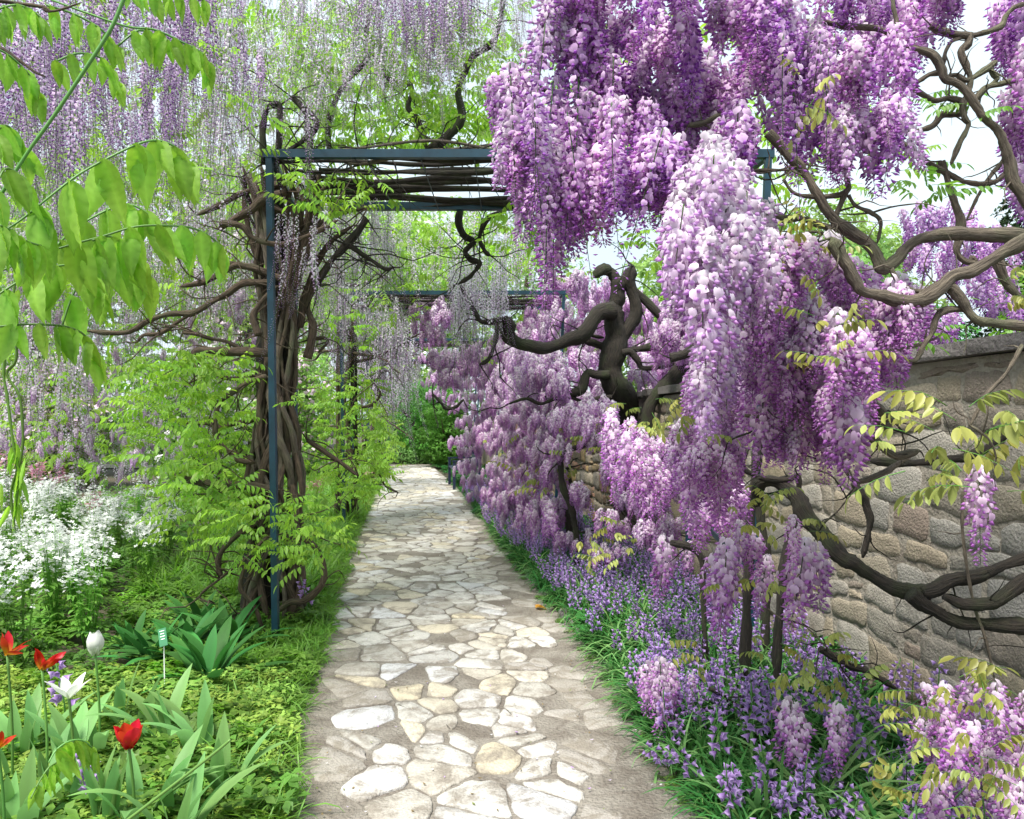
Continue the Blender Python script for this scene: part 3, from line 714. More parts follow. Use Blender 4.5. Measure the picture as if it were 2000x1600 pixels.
pb2 = branches(VB, M['bark_grey'], [
    D(2.2, 9, 8, [(1680, 745), (1688, 772), (1713, 797), (1746, 826)]),
    D(2.25, 7, 8, [(1690, 790), (1699, 817), (1720, 831), (1743, 832)]),
    D(2.3, 8, 9, [(1699, 800), (1699, 842), (1720, 870), (1751, 891), (1795, 880)]),
    D(2.1, 5, 6, [(1538, 744), (1541, 786), (1510, 796), (1510, 824), (1531, 852), (1552, 870), (1587, 866), (1615, 884), (1646, 908), (1671, 940), (1720, 926), (1751, 908), (1783, 884)], .3),
    D(2.1, 4, 3, [(1455, 812), (1485, 815), (1508, 820)]),
    D(2.5, 1.6, 1.4, [(1680, 943), (1655, 975), (1630, 1005), (1600, 1025), (1582, 1028)]),
    D(2.8, 1.6, 1.4, [(1500, 1190), (1530, 1210), (1570, 1222), (1610, 1260), (1635, 1285)]),
])
twigs(VB, M['bark_dark'], pb + pb2, 90, (.06, .3), .0028)

# --- C: old pollarded trunk in the middle
VC = thing('wisteria_vine', 'old gnarled wisteria trunk with lopped arms standing against the wall mid picture', 'wisteria')
tr = [(1228, 1075, 7.3, 26), (1226, 900, 7.3, 24), (1224, 830, 7.3, 22), (1224, 800, 7.2, 24), (1218, 776, 7.1, 30), (1200, 752, 7.0, 26), (1194, 716, 7.0, 23), (1204, 670, 7.0, 21), (1200, 635, 7.0, 20), (1200, 607, 7.0, 18), (1206, 583, 7.0, 15), (1206, 552, 7.0, 13), (1192, 532, 7.0, 11), (1176, 526, 6.95, 10), (1161, 542, 6.9, 9)]
mbt = MB(); tube(mbt, pxtube(tr), 14, 6, .10); link('trunk', mbt.mesh('trunk', M['bark_dark']), VC)
pc = branches(VC, M['bark_dark'], [
    D(7.0, 15, 11, [(1208, 672), (1227, 642), (1241, 618), (1241, 590), (1234, 565), (1228, 545), (1238, 520)]),
    D(7.0, 10, 7, [(1238, 568), (1266, 593), (1290, 621), (1301, 656), (1273, 677), (1222, 684)]),
    D(6.9, 15, 11, [(1200, 607), (1168, 614), (1140, 649), (1098, 670), (1063, 681), (1028, 674), (1000, 663), (989, 649), (996, 635), (984, 621)], -.4),
    D(6.5, 6, 4, [(984, 624), (960, 628), (940, 628), (926, 607), (909, 572), (893, 553)]),
    D(6.5, 5, 4, [(978, 630), (972, 639), (965, 677), (954, 702), (937, 712)]),
    D(7.0, 7, 7, [(1205, 690), (1185, 681), (1154, 667), (1140, 668)]),
    D(7.0, 4, 4, [(1140, 668), (1145, 655), (1180, 660)]),
    D(6.9, 10, 8, [(1190, 733), (1168, 733), (1147, 730), (1136, 761), (1108, 765), (1105, 744)]),
    D(6.9, 7, 5, [(1215, 690), (1231, 688), (1245, 702), (1255, 719), (1290, 716), (1325, 704)]),
    D(6.9, 5, 3, [(1195, 775), (1168, 779), (1140, 786), (1112, 775), (1084, 779), (1056, 789), (1028, 779), (993, 789)]),
    D(6.7, 14, 16, [(1372, 660), (1346, 702), (1308, 744), (1273, 786), (1265, 830), (1262, 900), (1258, 1000), (1256, 1110)]),
    D(7.4, 8, 10, [(1070, 770), (1085, 800), (1095, 835), (1108, 870), (1105, 912), (1110, 990), (1118, 1076)]),
    D(7.4, 5, 4, [(1095, 835), (1075, 860), (1060, 885), (1040, 905)]),
    D(6.2, 5, 4, [(1105, 880), (1150, 870), (1200, 880), (1250, 870)]),
    D(6.2, 4, 3, [(1130, 835), (1165, 850), (1190, 870), (1230, 905)]),
    D(6.0, 7, 6, [(1105, 880), (1095, 900), (1100, 950), (1115, 990), (1125, 1040), (1130, 1140)]),
    D(5.6, 3, 3, [(1215, 990), (1235, 1015), (1270, 1035), (1310, 1040)]),
    D(7.2, 3, 3, [(845, 770), (860, 785), (870, 798), (890, 795), (905, 780)]),
])
twigs(VC, M['bark_dark'], pc, 90, (.15, .6), .006)

# --- hanging ends under the pergola and the vine over its roof
VD = thing('wisteria_vine', 'long stringed pale wisteria growing over the roof of the nearest arch', 'wisteria')
pd = branches(VD, M['bark_dark'], [
    D(4.9, 5, 10, [(986, -10), (975, 42), (961, 84), (926, 108), (905, 147), (895, 182), (902, 217), (898, 241), (881, 259), (860, 280), (830, 296)]),
    D(5.0, 4, 6, [(741, 119), (755, 150), (772, 161), (800, 164), (804, 182), (797, 210), (811, 227), (821, 250), (838, 300)]),
    D(5.0, 5, 6, [(720, 31), (713, 84), (716, 115), (685, 150), (657, 192), (640, 250), (645, 305)]),
    D(5.4, 7, 4, [(902, 400), (895, 434), (909, 462), (926, 472), (909, 490), (919, 507), (937, 514), (919, 539), (895, 555)]),
    D(5.4, 5, 4, [(986, 413), (954, 427), (937, 462), (947, 490), (958, 500)]),
    D(4.7, 8, 5, [(716, 427), (695, 458), (667, 490), (650, 507), (620, 560)]),
    D(4.7, 5, 3, [(681, 479), (713, 500), (751, 525), (768, 522)]),
    D(4.3, 6, 6, [(514, 318), (514, 245), (525, 210), (546, 206), (545, 245), (545, 310)]),
    D(4.3, 5, 4, [(556, 300), (620, 245), (570, 190), (600, 230), (610, 300)]),
    D(5.5, 5, 4, [(1000, 140), (1060, 175), (1100, 180), (1160, 200), (1250, 215)]),
])
pd2 = branches(VD, M['bark_grey'], [
    D(4.3, 5, 5, [(720, 320), (745, 312), (790, 306), (825, 300), (874, 297), (916, 301), (990, 301)]),
    D(4.4, 4, 4, [(640, 300), (680, 318), (720, 318), (760, 305)]),
    D(4.5, 3, 3, [(560, 305), (700, 290), (850, 275), (1000, 300)]),
    D(4.6, 3, 3, [(600, 310), (750, 300), (900, 290), (1100, 270), (1300, 290)]),
])
twigs(VD, M['bark_dark'], pd + pd2, 150, (.15, .7), .004)

# --- E: twisted stems round the nearest left post, with side arms
VE = thing('wisteria_vine', 'wisteria of twisted brown stems wound round the nearest left pergola post', 'wisteria')
CX, CYY = (540 - 1000) / F * 4.75, 4.75
core = [(CX - .12, CYY + .05, -.03, .12), (CX - .11, CYY + .08, .3, .10), (CX - .08, CYY + .1, .8, .085), (CX - .06, CYY + .1, 1.5, .085), (CX - .02, CYY + .1, 2.2, .07), (CX - .02, CYY, 2.75, .05)]
mb = MB(); tube(mb, core, 12, 6, .15); link('trunk', mb.mesh('trunk', M['bark_dark']), VE)
rs = random.Random(42)
for k in range(24):
    a0 = 2 * math.pi * k / 24 + rs.uniform(-.2, .2); tw = rs.choice((-1, 1, 1, -1)) * rs.uniform(.6, 2.0); pts = []
    r0 = rs.uniform(.010, .026); ph = rs.uniform(0, 6)
    for i in range(15):
        z = -.03 + i * .2
        R_ = (.155 - .035 * min(1, z / .6) if z < .6 else .12 + .035 * math.sin(z * 1.9 + 1.2)) * (1 + .3 * math.sin(i * 1.3 + ph))
        if z > 1.9: R_ += (z - 1.9) * .12
        a = a0 + tw * z + .55 * math.sin(z * 3.4 + ph)
        pts.append((CX - .02 + .02 * z + math.cos(a) * R_, CYY + math.sin(a) * R_ * .8, z, r0 * (1.25 - .035 * i)))
    mb = MB(); tube(mb, pts, 8, 6, .10); link('stem', mb.mesh('stem', M['bark_brown'] if k % 3 else M['bark_grey']), VE)
pe = branches(VE, M['bark_brown'], [
    D(4.6, 7, 5, [(530, 552), (508, 552), (472, 555), (441, 576), (413, 590), (378, 611), (329, 614), (287, 628), (245, 650), (168, 646)]),
    D(4.6, 7, 5, [(550, 545), (504, 527), (465, 518), (440, 530), (400, 550), (350, 560)]),
    D(4.6, 4, 4, [(385, 605), (353, 625), (315, 650), (280, 655), (269, 668)]),
    D(4.6, 9, 7, [(530, 690), (490, 688), (420, 685), (385, 686), (376, 698)]),
    D(4.7, 4, 3, [(357, 650), (385, 653), (413, 662), (441, 667), (472, 681), (510, 690)]),
    D(4.5, 5, 5, [(520, 735), (490, 744), (462, 762), (430, 786), (420, 821), (423, 856), (441, 877), (465, 898), (500, 904)]),
    D(4.7, 6, 4, [(520, 815), (490, 821), (455, 828), (434, 835), (406, 828), (350, 825)]),
    D(4.5, 11, 5, [(530, 958), (483, 950), (448, 947), (420, 947), (385, 936), (336, 930)]),
    D(4.5, 5, 3, [(450, 950), (420, 965), (400, 950), (375, 940), (350, 955)]),
    D(4.5, 4, 3, [(385, 936), (385, 915), (420, 905), (427, 915), (427, 945)]),
    D(4.6, 9, 7, [(560, 375), (518, 388), (490, 410), (455, 430), (427, 448)]),
    D(4.2, 6, 5, [(430, 437), (472, 441), (490, 462), (518, 474), (560, 476), (620, 452), (660, 430)]),
    D(4.7, 7, 5, [(550, 360), (514, 367), (472, 378), (427, 402), (385, 420)]),
    D(4.6, 5, 4, [(540, 530), (507, 528), (472, 518), (441, 514), (410, 522)]),
    D(4.7, 5, 4, [(520, 745), (490, 735), (470, 740), (440, 738), (410, 730)]),
    D(4.5, 7, 6, [(575, 1010), (584, 1040), (616, 1071), (633, 1110), (626, 1145), (595, 1173), (567, 1176), (546, 1192)]),
    D(4.4, 6, 5, [(500, 1020), (458, 1050), (430, 1082), (427, 1110), (434, 1130)]),
    D(4.3, 3, 2, [(520, 1050), (480, 1090), (430, 1130), (390, 1165), (420, 1180)]),
    D(4.7, 8, 5, [(575, 560), (595, 500), (615, 450), (650, 420), (720, 405)]),
    D(4.7, 8, 5, [(560, 600), (580, 520), (600, 460), (610, 400), (640, 360)]),
    D(4.8, 7, 5, [(585, 640), (600, 560), (640, 480), (690, 440)]),
    D(4.8, 8, 6, [(600, 700), (612, 640), (600, 590), (640, 520), (716, 430)]),
    D(4.7, 7, 5, [(580, 470), (560, 420), (520, 400), (500, 360)]),
    D(4.9, 4, 3, [(600, 665), (630, 660), (640, 668), (620, 690)]),
    D(4.5, 7, 5, [(505, 655), (495, 620), (510, 590), (540, 560)]),
    D(4.4, 4, 4, [(520, 1260), (500, 1190), (470, 1150), (480, 1100)]),
    D(4.9, 5, 4, [(600, 860), (660, 900), (700, 930)]),
])
twigs(VE, M['bark_brown'], pe, 220, (.12, .55), .004)
# --- F, G, H: vines on the farther left posts
def postvine(label, X, Y, hgt=2.8, k0=7, seed=1):
    v = thing('wisteria_vine', label, 'wisteria'); r = random.Random(seed)
    ps = []
    for k in range(k0):
        a0 = 6.28 * k / k0; tw = r.choice((-1, 1)) * r.uniform(.6, 1.6); r0 = r.uniform(.02, .04)
        pts = [(X + math.cos(a0 + tw * z) * .11, Y + math.sin(a0 + tw * z) * .11, z, r0 * (1 - .12 * z)) for z in np.arange(-.03, hgt, .3)]
        mb = MB(); tube(mb, pts, 7, 4, .1); link('stem', mb.mesh('stem', M['bark_dark'] if k % 2 else M['bark_brown']), v); ps.append(pts)
    for k in range(8):
        z = r.uniform(.8, hgt); a = r.uniform(0, 6.28); p = Vector((X, Y, z)); pts = [(*p, .022)]; d_ = Vector((math.cos(a), .3 * math.sin(a), r.uniform(-.1, .5))).normalized()
        for q in range(5): p = p + d_ * .22; d_ = (d_ + Vector((r.gauss(0, .3), r.gauss(0, .3), r.gauss(0, .35)))).normalized(); pts.append((*p, .02 - q * .003))
        mb = MB(); tube(mb, pts, 6, 4, .12); link('branch', mb.mesh('branch', M['bark_brown']), v); ps.append(pts)
    twigs(v, M['bark_brown'], ps, 60, (.2, .6), .006)
    return v
VF = postvine('leafy wisteria on the second left post, pale flower strings above it', -2.0, 9.3, 2.9, 8, 1)
VG = postvine('leafy wisteria column on the third left post', -2.72, 14.5, 2.9, 6, 2)
VH = postvine('small leafy wisteria column on the last left post near the hedge', -3.3, 19.4, 2.9, 5, 3)

# ------------------------------------------------------------------ racemes: right, near
XA = []
PA = [(1010, 150), (1060, 70), (1120, 10), (1180, -30), (1500, -30), (1520, 120), (1500, 250), (1450, 300), (1400, 300), (1330, 380), (1200, 400), (1130, 430), (1060, 400), (1020, 380), (1000, 280)]
yA = lambda u, v: 1.95
XA, XAw = clusters(PA, 26, 6, yA, 58, 50, (.6, 1.0), 5, 4, .34)
PB = [(1500, -30), (1830, -30), (1815, 40), (1780, 70), (1640, 110), (1530, 130)]
PB2 = [(1640, 120), (1720, 90), (1770, 170), (1770, 260), (1700, 300), (1650, 300), (1610, 220)]
a_, b_ = clusters(PB, 9, 5, lambda u, v: 2.1, 55, 50, (.6, .9), 5, 4, .15); XA += a_; XAw += b_
a_, b_ = clusters(PB2, 5, 5, lambda u, v: 1.95, 50, 45, (.65, .95), 5, 4, .35); XA += a_; XAw += b_
for pl, nn in (([(1930, 40), (2030, 20), (2030, 190), (1960, 160)], 9), ([(1965, 230), (2030, 220), (2030, 420), (1975, 400)], 9), ([(1740, -20), (1830, -30), (1830, 40), (1770, 90)], 7),
               ([(1530, 180), (1600, 160), (1640, 280), (1600, 330), (1540, 300)], 9)):
    XA += fill(pl, nn, lambda u, v: 2.4, 5, (.8, .95), .1, .13, 15)
place('flower_raceme', FULL_V, XA[::2], VA)
place('flower_raceme', FULL_P, XA[1::2], VA)
place('flower_raceme', FULL_W, XAw, VA)
XC = fill([(1330, 400), (1390, 350), (1450, 390), (1460, 480), (1440, 600), (1380, 620), (1320, 540)], 26, lambda u, v: 1.6, 4, (.65, .95), .13, .12, 20)
XC += fill([(1000, 320), (1060, 290), (1110, 330), (1100, 380), (1020, 370)], 7, lambda u, v: 1.95, 4, (.8, .9), .1, .12, 20)
XC += fill([(1465, 400), (1490, 420), (1530, 500), (1500, 560), (1450, 540)], 5, lambda u, v: 1.75, 4, (.7, .85), .1, .12, 15)
XC += fill([(1370, 700), (1420, 690), (1430, 780), (1370, 800)], 7, lambda u, v: 2.0, 4, (.8, .9), .1, .12, 15)
place('flower_raceme', FULL_W, XC, VA)
XD, XDw = clusters([(1460, 520), (1560, 510), (1700, 570), (1760, 620), (1730, 690), (1660, 730), (1560, 720), (1480, 700), (1440, 620)], 15, 6, lambda u, v: 2.0, 50, 38, (.6, .95), 5, 4, .35)
for pl, nc, Y_ in (([(1460, 720), (1560, 720), (1670, 750), (1680, 830), (1640, 860), (1560, 860), (1490, 850)], 9, 2.15), ([(1350, 720), (1450, 700), (1470, 830), (1450, 960), (1390, 980), (1350, 860)], 7, 2.5), ([(1680, 570), (1765, 600), (1760, 680), (1690, 690)], 4, 2.2), ([(1570, 590), (1680, 610), (1690, 800), (1650, 840), (1600, 760)], 4, 1.85)):
    a_, b_ = clusters(pl, nc, 6, lambda u, v: Y_, 46, 42, (.65, .95), 5, 4, .35); XD += a_; XDw += b_
XD += fill([(1040, 560), (1000, 300), (1200, 380), (1210, 420), (1120, 450)], 4, lambda u, v: 2.2, 5, (.85, 1.05), .12, .13, 20)
place('flower_raceme', FULL_P, XD, VB)
place('flower_raceme', FULL_W, XDw, VB)
# single racemes, each traced
def single(lst, meshes, parent):
    for (u, v0, v1, Y) in lst:
        me = random.choice(meshes); L = -min(vt.co.z for vt in me.vertices); s = (v1 - v0) / F * Y / L
        link('flower_raceme', me, parent, P(u, v0, Y), (random.gauss(0, .05), random.gauss(0, .05), random.uniform(0, 6)), s)
single([(1665, 790, 960, 1.8), (1640, 760, 920, 1.85), (1912, 915, 1105, 1.75), (1550, 1010, 1120, 2.3), (1572, 1060, 1245, 2.4), (1590, 1065, 1200, 2.45)], FULL_P, VB)
single([(1420, 1060, 1260, 2.7), (1408, 1080, 1240, 2.75), (1498, 1090, 1215, 2.9), (1445, 1020, 1120, 2.8), (1475, 1040, 1130, 2.8), (1300, 1050, 1170, 3.7), (1345, 1060, 1140, 3.9)], FULL_P, VB)
single([(1290, 1290, 1450, 2.9), (1310, 1300, 1420, 3.0), (1265, 1300, 1400, 3.0), (1545, 1370, 1500, 2.5), (1640, 1380, 1520, 2.4), (1560, 1400, 1520, 2.45), (1350, 1320, 1400, 3.1)], FULL_P, VB)
XB = fill([(1790, 1400), (1860, 1360), (2000, 1370), (2030, 1600), (1780, 1620), (1820, 1500)], 26, lambda u, v: 2.0, 5, (.6, .8), .25, .1, 30)
place('flower_raceme', FULL_P, XB, VB)
XB2 = fill([(1340, 900), (1460, 900), (1440, 1040), (1380, 1060), (1330, 1010)], 14, lambda u, v: 2.9, 5, (.8, 1.0), .1, .13, 20)
place('flower_raceme', FULL_P, XB2, VB)
# loose darker ones high right
place('flower_raceme', LOOSE, fill([(1500, 60), (1640, 90), (1640, 140), (1560, 190), (1500, 160)], 14, lambda u, v: 2.0, 4, (.7, .9), .1, .1, 12), VA)
place('flower_raceme', LOOSE, fill([(990, 200), (1030, 130), (1160, 160), (1320, 300), (1320, 360), (1050, 420), (1010, 390)], 26, lambda u, v: 1.9, 4, (.75, .95), .1, .14, 15), VA)
place('flower_raceme', LOOSE, fill([(1000, 400), (1150, 400), (1180, 440), (1060, 450)], 8, lambda u, v: 1.9, 4, (.6, .8), .1, .14, 15), VA)

# ------------------------------------------------------------------ racemes: wall mound, middle and far
yM = lambda u, v: interp(u, [(820, 15), (880, 12.5), (950, 9.5), (1020, 7.6), (1100, 6.3), (1200, 5.2), (1300, 4.4), (1400, 3.8)]) + (0.5 if v < 800 else 0)
VM = thing('wisteria_vine', 'lilac pink wisteria mounded in front of the wall beside the path', 'wisteria')
PG = [(870, 790), (900, 710), (970, 700), (1050, 710), (1110, 770), (1160, 810), (1090, 880), (1060, 950), (1090, 1010), (1040, 1030), (980, 1000), (930, 950), (885, 900)]
XM, XMW = clusters(PG, 76, 10, yM, 25, 14, (.6, .95), 5, 4, .65)
for pl, nc in (([(1060, 870), (1180, 810), (1340, 880), (1340, 1040), (1180, 1060), (1080, 1000)], 17), ([(1150, 780), (1230, 840), (1200, 860), (1140, 830)], 3), ([(870, 900), (960, 920), (1070, 1010), (1110, 1070), (1010, 1060), (920, 990)], 16), ([(1130, 1000), (1240, 1010), (1300, 1070), (1200, 1100), (1120, 1070)], 5), ([(1080, 930), (1180, 900), (1200, 980), (1120, 1010)], 3), ([(820, 680), (900, 690), (900, 780), (850, 790)], 10)):
    a_, b_ = clusters(pl, nc, 7, yM, 26, 20, (.6, .9), 5, 4, .55); XM += a_; XMW += b_
XM += fill([(1180, 840), (1260, 860), (1300, 960), (1290, 1000), (1210, 940)], 14, lambda u, v: 3.6, 5, (.85, 1.1), .12, .13, 20)
XM += fill([(1000, 940), (1080, 930), (1100, 1000), (1060, 1060), (1000, 1010)], 22, yM, 5, (.9, 1.2), .12, .13, 12)
XM2 = XMW
place('flower_raceme', FULL_P, XM, VM)
XM2 = [(a, b, c, d % 4) for a, b, c, d in XM2] + fill([(940, 690), (1080, 690), (1110, 740), (1080, 780), (950, 770)], 60, lambda u, v: max(7.9, yM(u, v) - .3), 4, (1.0, 1.4), .2, .1, 12)
place('flower_raceme', FULL_W, XM2, VM)
VN = thing('wisteria_vine', 'tall pink lilac wisteria heaped high behind the gnarled trunk', 'wisteria')
XN, XNw = [], []
for pl, nc, Y_ in (([(1060, 590), (1100, 545), (1200, 560), (1300, 620), (1370, 690), (1320, 715), (1240, 700), (1100, 700), (1040, 650)], 50, 9.3), ([(805, 620), (860, 570), (885, 600), (870, 660), (820, 670)], 8, 9.5), ([(850, 700), (900, 700), (1000, 660), (1050, 600), (1080, 690), (960, 710), (880, 760)], 32, 10.0), ([(1080, 690), (1180, 700), (1180, 790), (1110, 800)], 10, 7.8), ([(1240, 700), (1360, 700), (1340, 800), (1250, 780)], 9, 7.8), ([(1260, 700), (1360, 720), (1420, 640), (1330, 600)], 10, 6.5)):
    a_, b_ = clusters(pl, nc, 7, lambda u, v: Y_, 26, 17, (.85, 1.3) if Y_ > 7 else (.7, 1.1), 5, 4, .6); XN += a_; XNw += b_
place('flower_raceme', FULL_P, XN, VN)
place('flower_raceme', FULL_W, XNw, VN)
XN2 = fill([(1660, 640), (1760, 620), (1900, 660), (1800, 700)], 14, lambda u, v: 4.5, 5, (.9, 1.1), .15, .13, 15) + fill([(1740, 440), (1860, 420), (1990, 480), (1980, 640), (1780, 520)], 40, lambda u, v: 6.0, 5, (.9, 1.2), .15, .13, 20)
place('flower_raceme', FULL_V, XN2, VN)

# ------------------------------------------------------------------ pale strings: left and over the arch
VK = thing('wisteria_vine', 'dark violet stringed wisteria hanging low at the upper left corner', 'wisteria')
XS = fill([(-60, -40), (420, -60), (430, 120), (380, 200), (330, 280), (-60, 300)], 125, lambda u, v: 2.6, 4, (.3, .7), .09, .2, 12, .2)
place('flower_raceme', STR_P, XS, VK)
XS = fill([(-60, 0), (440, 0), (520, 250), (440, 330), (-60, 380)], 240, lambda u, v: 3.8, 4, (.45, 1.0), .08, .25, 10, .18)
place('flower_raceme', STR_W, XS, VD, 140, 'raceme_curtain')
XS = fill([(380, -60), (1050, -60), (1020, 120), (900, 160), (640, 260), (500, 320), (400, 300)], 380, lambda u, v: 4.6, 4, (.4, 1.05), .08, .25, 8, .18)
place('flower_raceme', STR_W, XS, VD, 240, 'raceme_curtain')
XS = fill([(680, -60), (940, -60), (930, 60), (880, 130), (820, 100), (700, 60)], 70, lambda u, v: 4.6, 4, (.6, .9), .05, .25, 8, .1)
place('flower_raceme', STR_P, XS, VE, 80)
XS = fill([(560, 400), (760, 430), (780, 560), (600, 640), (560, 560)], 110, lambda u, v: 5.6, 4, (.8, 1.1), .06, .3, 8, .1) + fill([(530, 470), (640, 440), (620, 600), (540, 560)], 12, lambda u, v: 4.0, 4, (.6, .8), .05, .2, 12, .05)
XS += fill([(0, 520), (480, 560), (500, 700), (420, 860), (0, 900)], 120, lambda u, v: random.uniform(5, 8), 4, (.9, 1.4), .08, .3, 6, .1)
place('flower_raceme', STR_W, XS, VE, 200, 'raceme_curtain')
XS = fill([(630, 620), (700, 590), (800, 660), (790, 740), (720, 700), (650, 700)], 110, lambda u, v: 9.2, 4, (1.2, 1.6), .06, .3, 7, .1) + fill([(870, 560), (985, 540), (990, 650), (890, 680)], 80, lambda u, v: 6.8, 4, (.9, 1.2), .05, .25, 6, .08) \
    + fill([(620, 440), (1000, 480), (1060, 560), (800, 600), (640, 580)], 110, lambda u, v: 9.5, 4, (1.1, 1.6), .06, .3, 7, .1)
place('flower_raceme', STR_W, XS, VF, 300, 'raceme_curtain')
XS = fill([(690, 680), (830, 680), (820, 780), (740, 840), (690, 760)], 100, lambda u, v: 14, 4, (1.4, 2), .06, .3, 6, .1)
place('flower_raceme', STR_W, XS, VG, 100, 'raceme_curtain')

XS = fill([(-60, 330), (440, 330), (520, 420), (500, 640), (-60, 640)], 330, lambda u, v: random.uniform(4.8, 7), 4, (.8, 1.2), .08, .3, 6, .1)
place('flower_raceme', STR_W, XS, VK, 100, 'raceme_curtain')
VP = thing('wisteria_vine', 'blossom curtain of pale wisteria behind the foreground leaves, left of the first post', 'wisteria')
XS = fill([(-60, 560), (500, 540), (500, 700), (430, 860), (300, 960), (-60, 880)], 420, lambda u, v: random.uniform(5.5, 8.5), 5, (.7, 1.0), .2, .12, 5, .1)
place('flower_raceme', FULL_W, [(a, b, c * .6, min(d, 3)) for a, b, c, d in XS[:200]], VP, 200)
place('flower_raceme', STR_W, [(a, b, c, min(d, 3)) for a, b, c, d in XS[200:300]], VP, 90, 'raceme_curtain')
place('flower_raceme', STR_P, fill([(-60, -40), (520, -60), (540, 120), (480, 260), (-60, 330)], 70, lambda u, v: 3.1, 4, (.3, .75), .09, .2, 10, .2), VK)
place('compound_leaf', LF_SPR, fill([(-60, -40), (540, -60), (540, 300), (400, 380), (-60, 380)], 190, lambda u, v: random.uniform(2.9, 4.6), 4, (.45, .8), .4), VK, 200)
# ------------------------------------------------------------------ wisteria leaves
def leaves(poly, n, Yf, size=(.7, 1.1), tilt=.35, mind=0, jit=.12): return fill(poly, n, Yf, 4, size, tilt, 0, mind, jit)
X = leaves([(540, 60), (700, 40), (1000, 60), (1000, 290), (560, 300)], 330, lambda u, v: 5.2, (.6, 1.1))
X += leaves([(0, 480), (500, 500), (520, 700), (490, 1000), (0, 900)], 560, lambda u, v: random.uniform(5.5, 9), (.8, 1.3))
X += leaves([(540, 0), (1020, 0), (1010, 300), (520, 310)], 420, lambda u, v: 6.2, (.8, 1.4))
X += leaves([(-40, -40), (560, -40), (560, 360), (-40, 400)], 300, lambda u, v: random.uniform(6, 9), (1, 1.6))
X += leaves([(0, 320), (500, 330), (520, 560), (0, 560)], 460, lambda u, v: random.uniform(5.5, 8), (.8, 1.3))
X += leaves([(1150, -20), (1600, 0), (1800, 300), (1500, 500), (1000, 500), (1000, 200)], 260, lambda u, v: 5, (.8, 1.3))
place('compound_leaf', LF_SPR, X, VD, 290, 'leaf_canopy')
X = leaves([(560, 330), (700, 330), (780, 380), (700, 420), (600, 440), (560, 400)], 40, lambda u, v: 4.2, (.6, .85), .3)
X += leaves([(230, 720), (400, 680), (470, 700), (460, 900), (460, 1060), (330, 1060), (300, 900)], 330, lambda u, v: 4.5, (.55, .95), .35)
X += leaves([(440, 980), (600, 970), (660, 1060), (600, 1110), (430, 1090)], 110, lambda u, v: 4.1, (.5, .8), .35)
X += leaves([(600, 880), (700, 900), (740, 960), (680, 1000), (600, 960)], 30, lambda u, v: 6, (.7, .9), .35)
X += leaves([(560, 690), (620, 720), (600, 860), (570, 800)], 8, lambda u, v: 4.5, (.4, .6), .35)
place('compound_leaf', LF_SPR, X, VE, 290, 'leaf_canopy')
X = leaves([(600, 560), (780, 570), (800, 640), (700, 680), (610, 640)], 60, lambda u, v: 8.6, (.9, 1.3), .4)
X += leaves([(640, 740), (720, 720), (760, 860), (740, 960), (660, 980), (620, 900)], 280, lambda u, v: 8.9, (.8, 1.2), .4)
X += leaves([(560, 430), (1000, 430), (1080, 520), (800, 580), (600, 600)], 420, lambda u, v: 10, (1, 1.6), .4)
place('compound_leaf', LF_SPR, X, VF, 290, 'leaf_canopy')
place('compound_leaf', LF_SPR, leaves([(700, 780), (760, 780), (765, 940), (710, 960)], 120, lambda u, v: 14, (1.0, 1.5), .4), VG, 120)
place('compound_leaf', LF_SPR, leaves([(735, 820), (768, 820), (768, 915), (745, 920)], 60, lambda u, v: 18.5, (1.2, 1.8), .4), VH, 60)
# right, bronze young leaves
X = leaves([(1510, 150), (1620, 150), (1620, 220), (1540, 210)], 5, lambda u, v: 1.7, (.5, .7), .3)
X += leaves([(1480, 420), (1620, 420), (1620, 520), (1500, 540)], 14, lambda u, v: 2.0, (.5, .7), .3, 20)
X += leaves([(1560, 620), (1690, 600), (1700, 720), (1580, 720)], 16, lambda u, v: 1.8, (.45, .65), .3, 18)
X += leaves([(1330, 740), (1400, 700), (1400, 870), (1330, 860)], 8, lambda u, v: 2.3, (.5, .7), .3, 20)
X += leaves([(1200, 780), (1340, 760), (1350, 840), (1260, 860)], 12, lambda u, v: 4.0, (.7, .9), .3, 18)
X += leaves([(1430, 980), (1560, 960), (1580, 1040), (1440, 1050)], 12, lambda u, v: 2.4, (.5, .7), .3, 18)
X += leaves([(1940, 540), (2000, 520), (2000, 600), (1900, 600)], 5, lambda u, v: 1.9, (.4, .6), .3, 18)
place('compound_leaf', LF_BRZ, X, VA, 200)
X = leaves([(1740, 830), (1850, 790), (2000, 800), (2000, 960), (1900, 960), (1760, 940)], 24, lambda u, v: 1.6, (.55, .8), .3, 28)
X += leaves([(1480, 1240), (1640, 1260), (1680, 1330), (1560, 1380), (1480, 1340)], 18, lambda u, v: 2.6, (.55, .75), .3, 22)
X += leaves([(1290, 1240), (1400, 1260), (1360, 1320), (1290, 1300)], 5, lambda u, v: 2.8, (.55, .75), .3, 22)
X += leaves([(1700, 1420), (1800, 1330), (2000, 1260), (2030, 1600), (1720, 1600)], 46, lambda u, v: 1.75, (.45, .7), .35, 26)
X += leaves([(1400, 1140), (1470, 1130), (1560, 1110), (1560, 1160)], 6, lambda u, v: 2.5, (.5, .7), .3, 16)
X += leaves([(1130, 1040), (1230, 1010), (1240, 1100), (1140, 1110)], 16, lambda u, v: 4.6, (.7, .9), .3, 14)
X += leaves([(1000, 910), (1100, 900), (1090, 960), (1030, 960)], 16, lambda u, v: 7, (.9, 1.2), .3, 10)
X += leaves([(900, 820), (1240, 830), (1240, 930), (940, 930)], 40, lambda u, v: yM(u, v), (.8, 1.1), .3, 10)
place('compound_leaf', LF_BRZ, X, VB, 250)
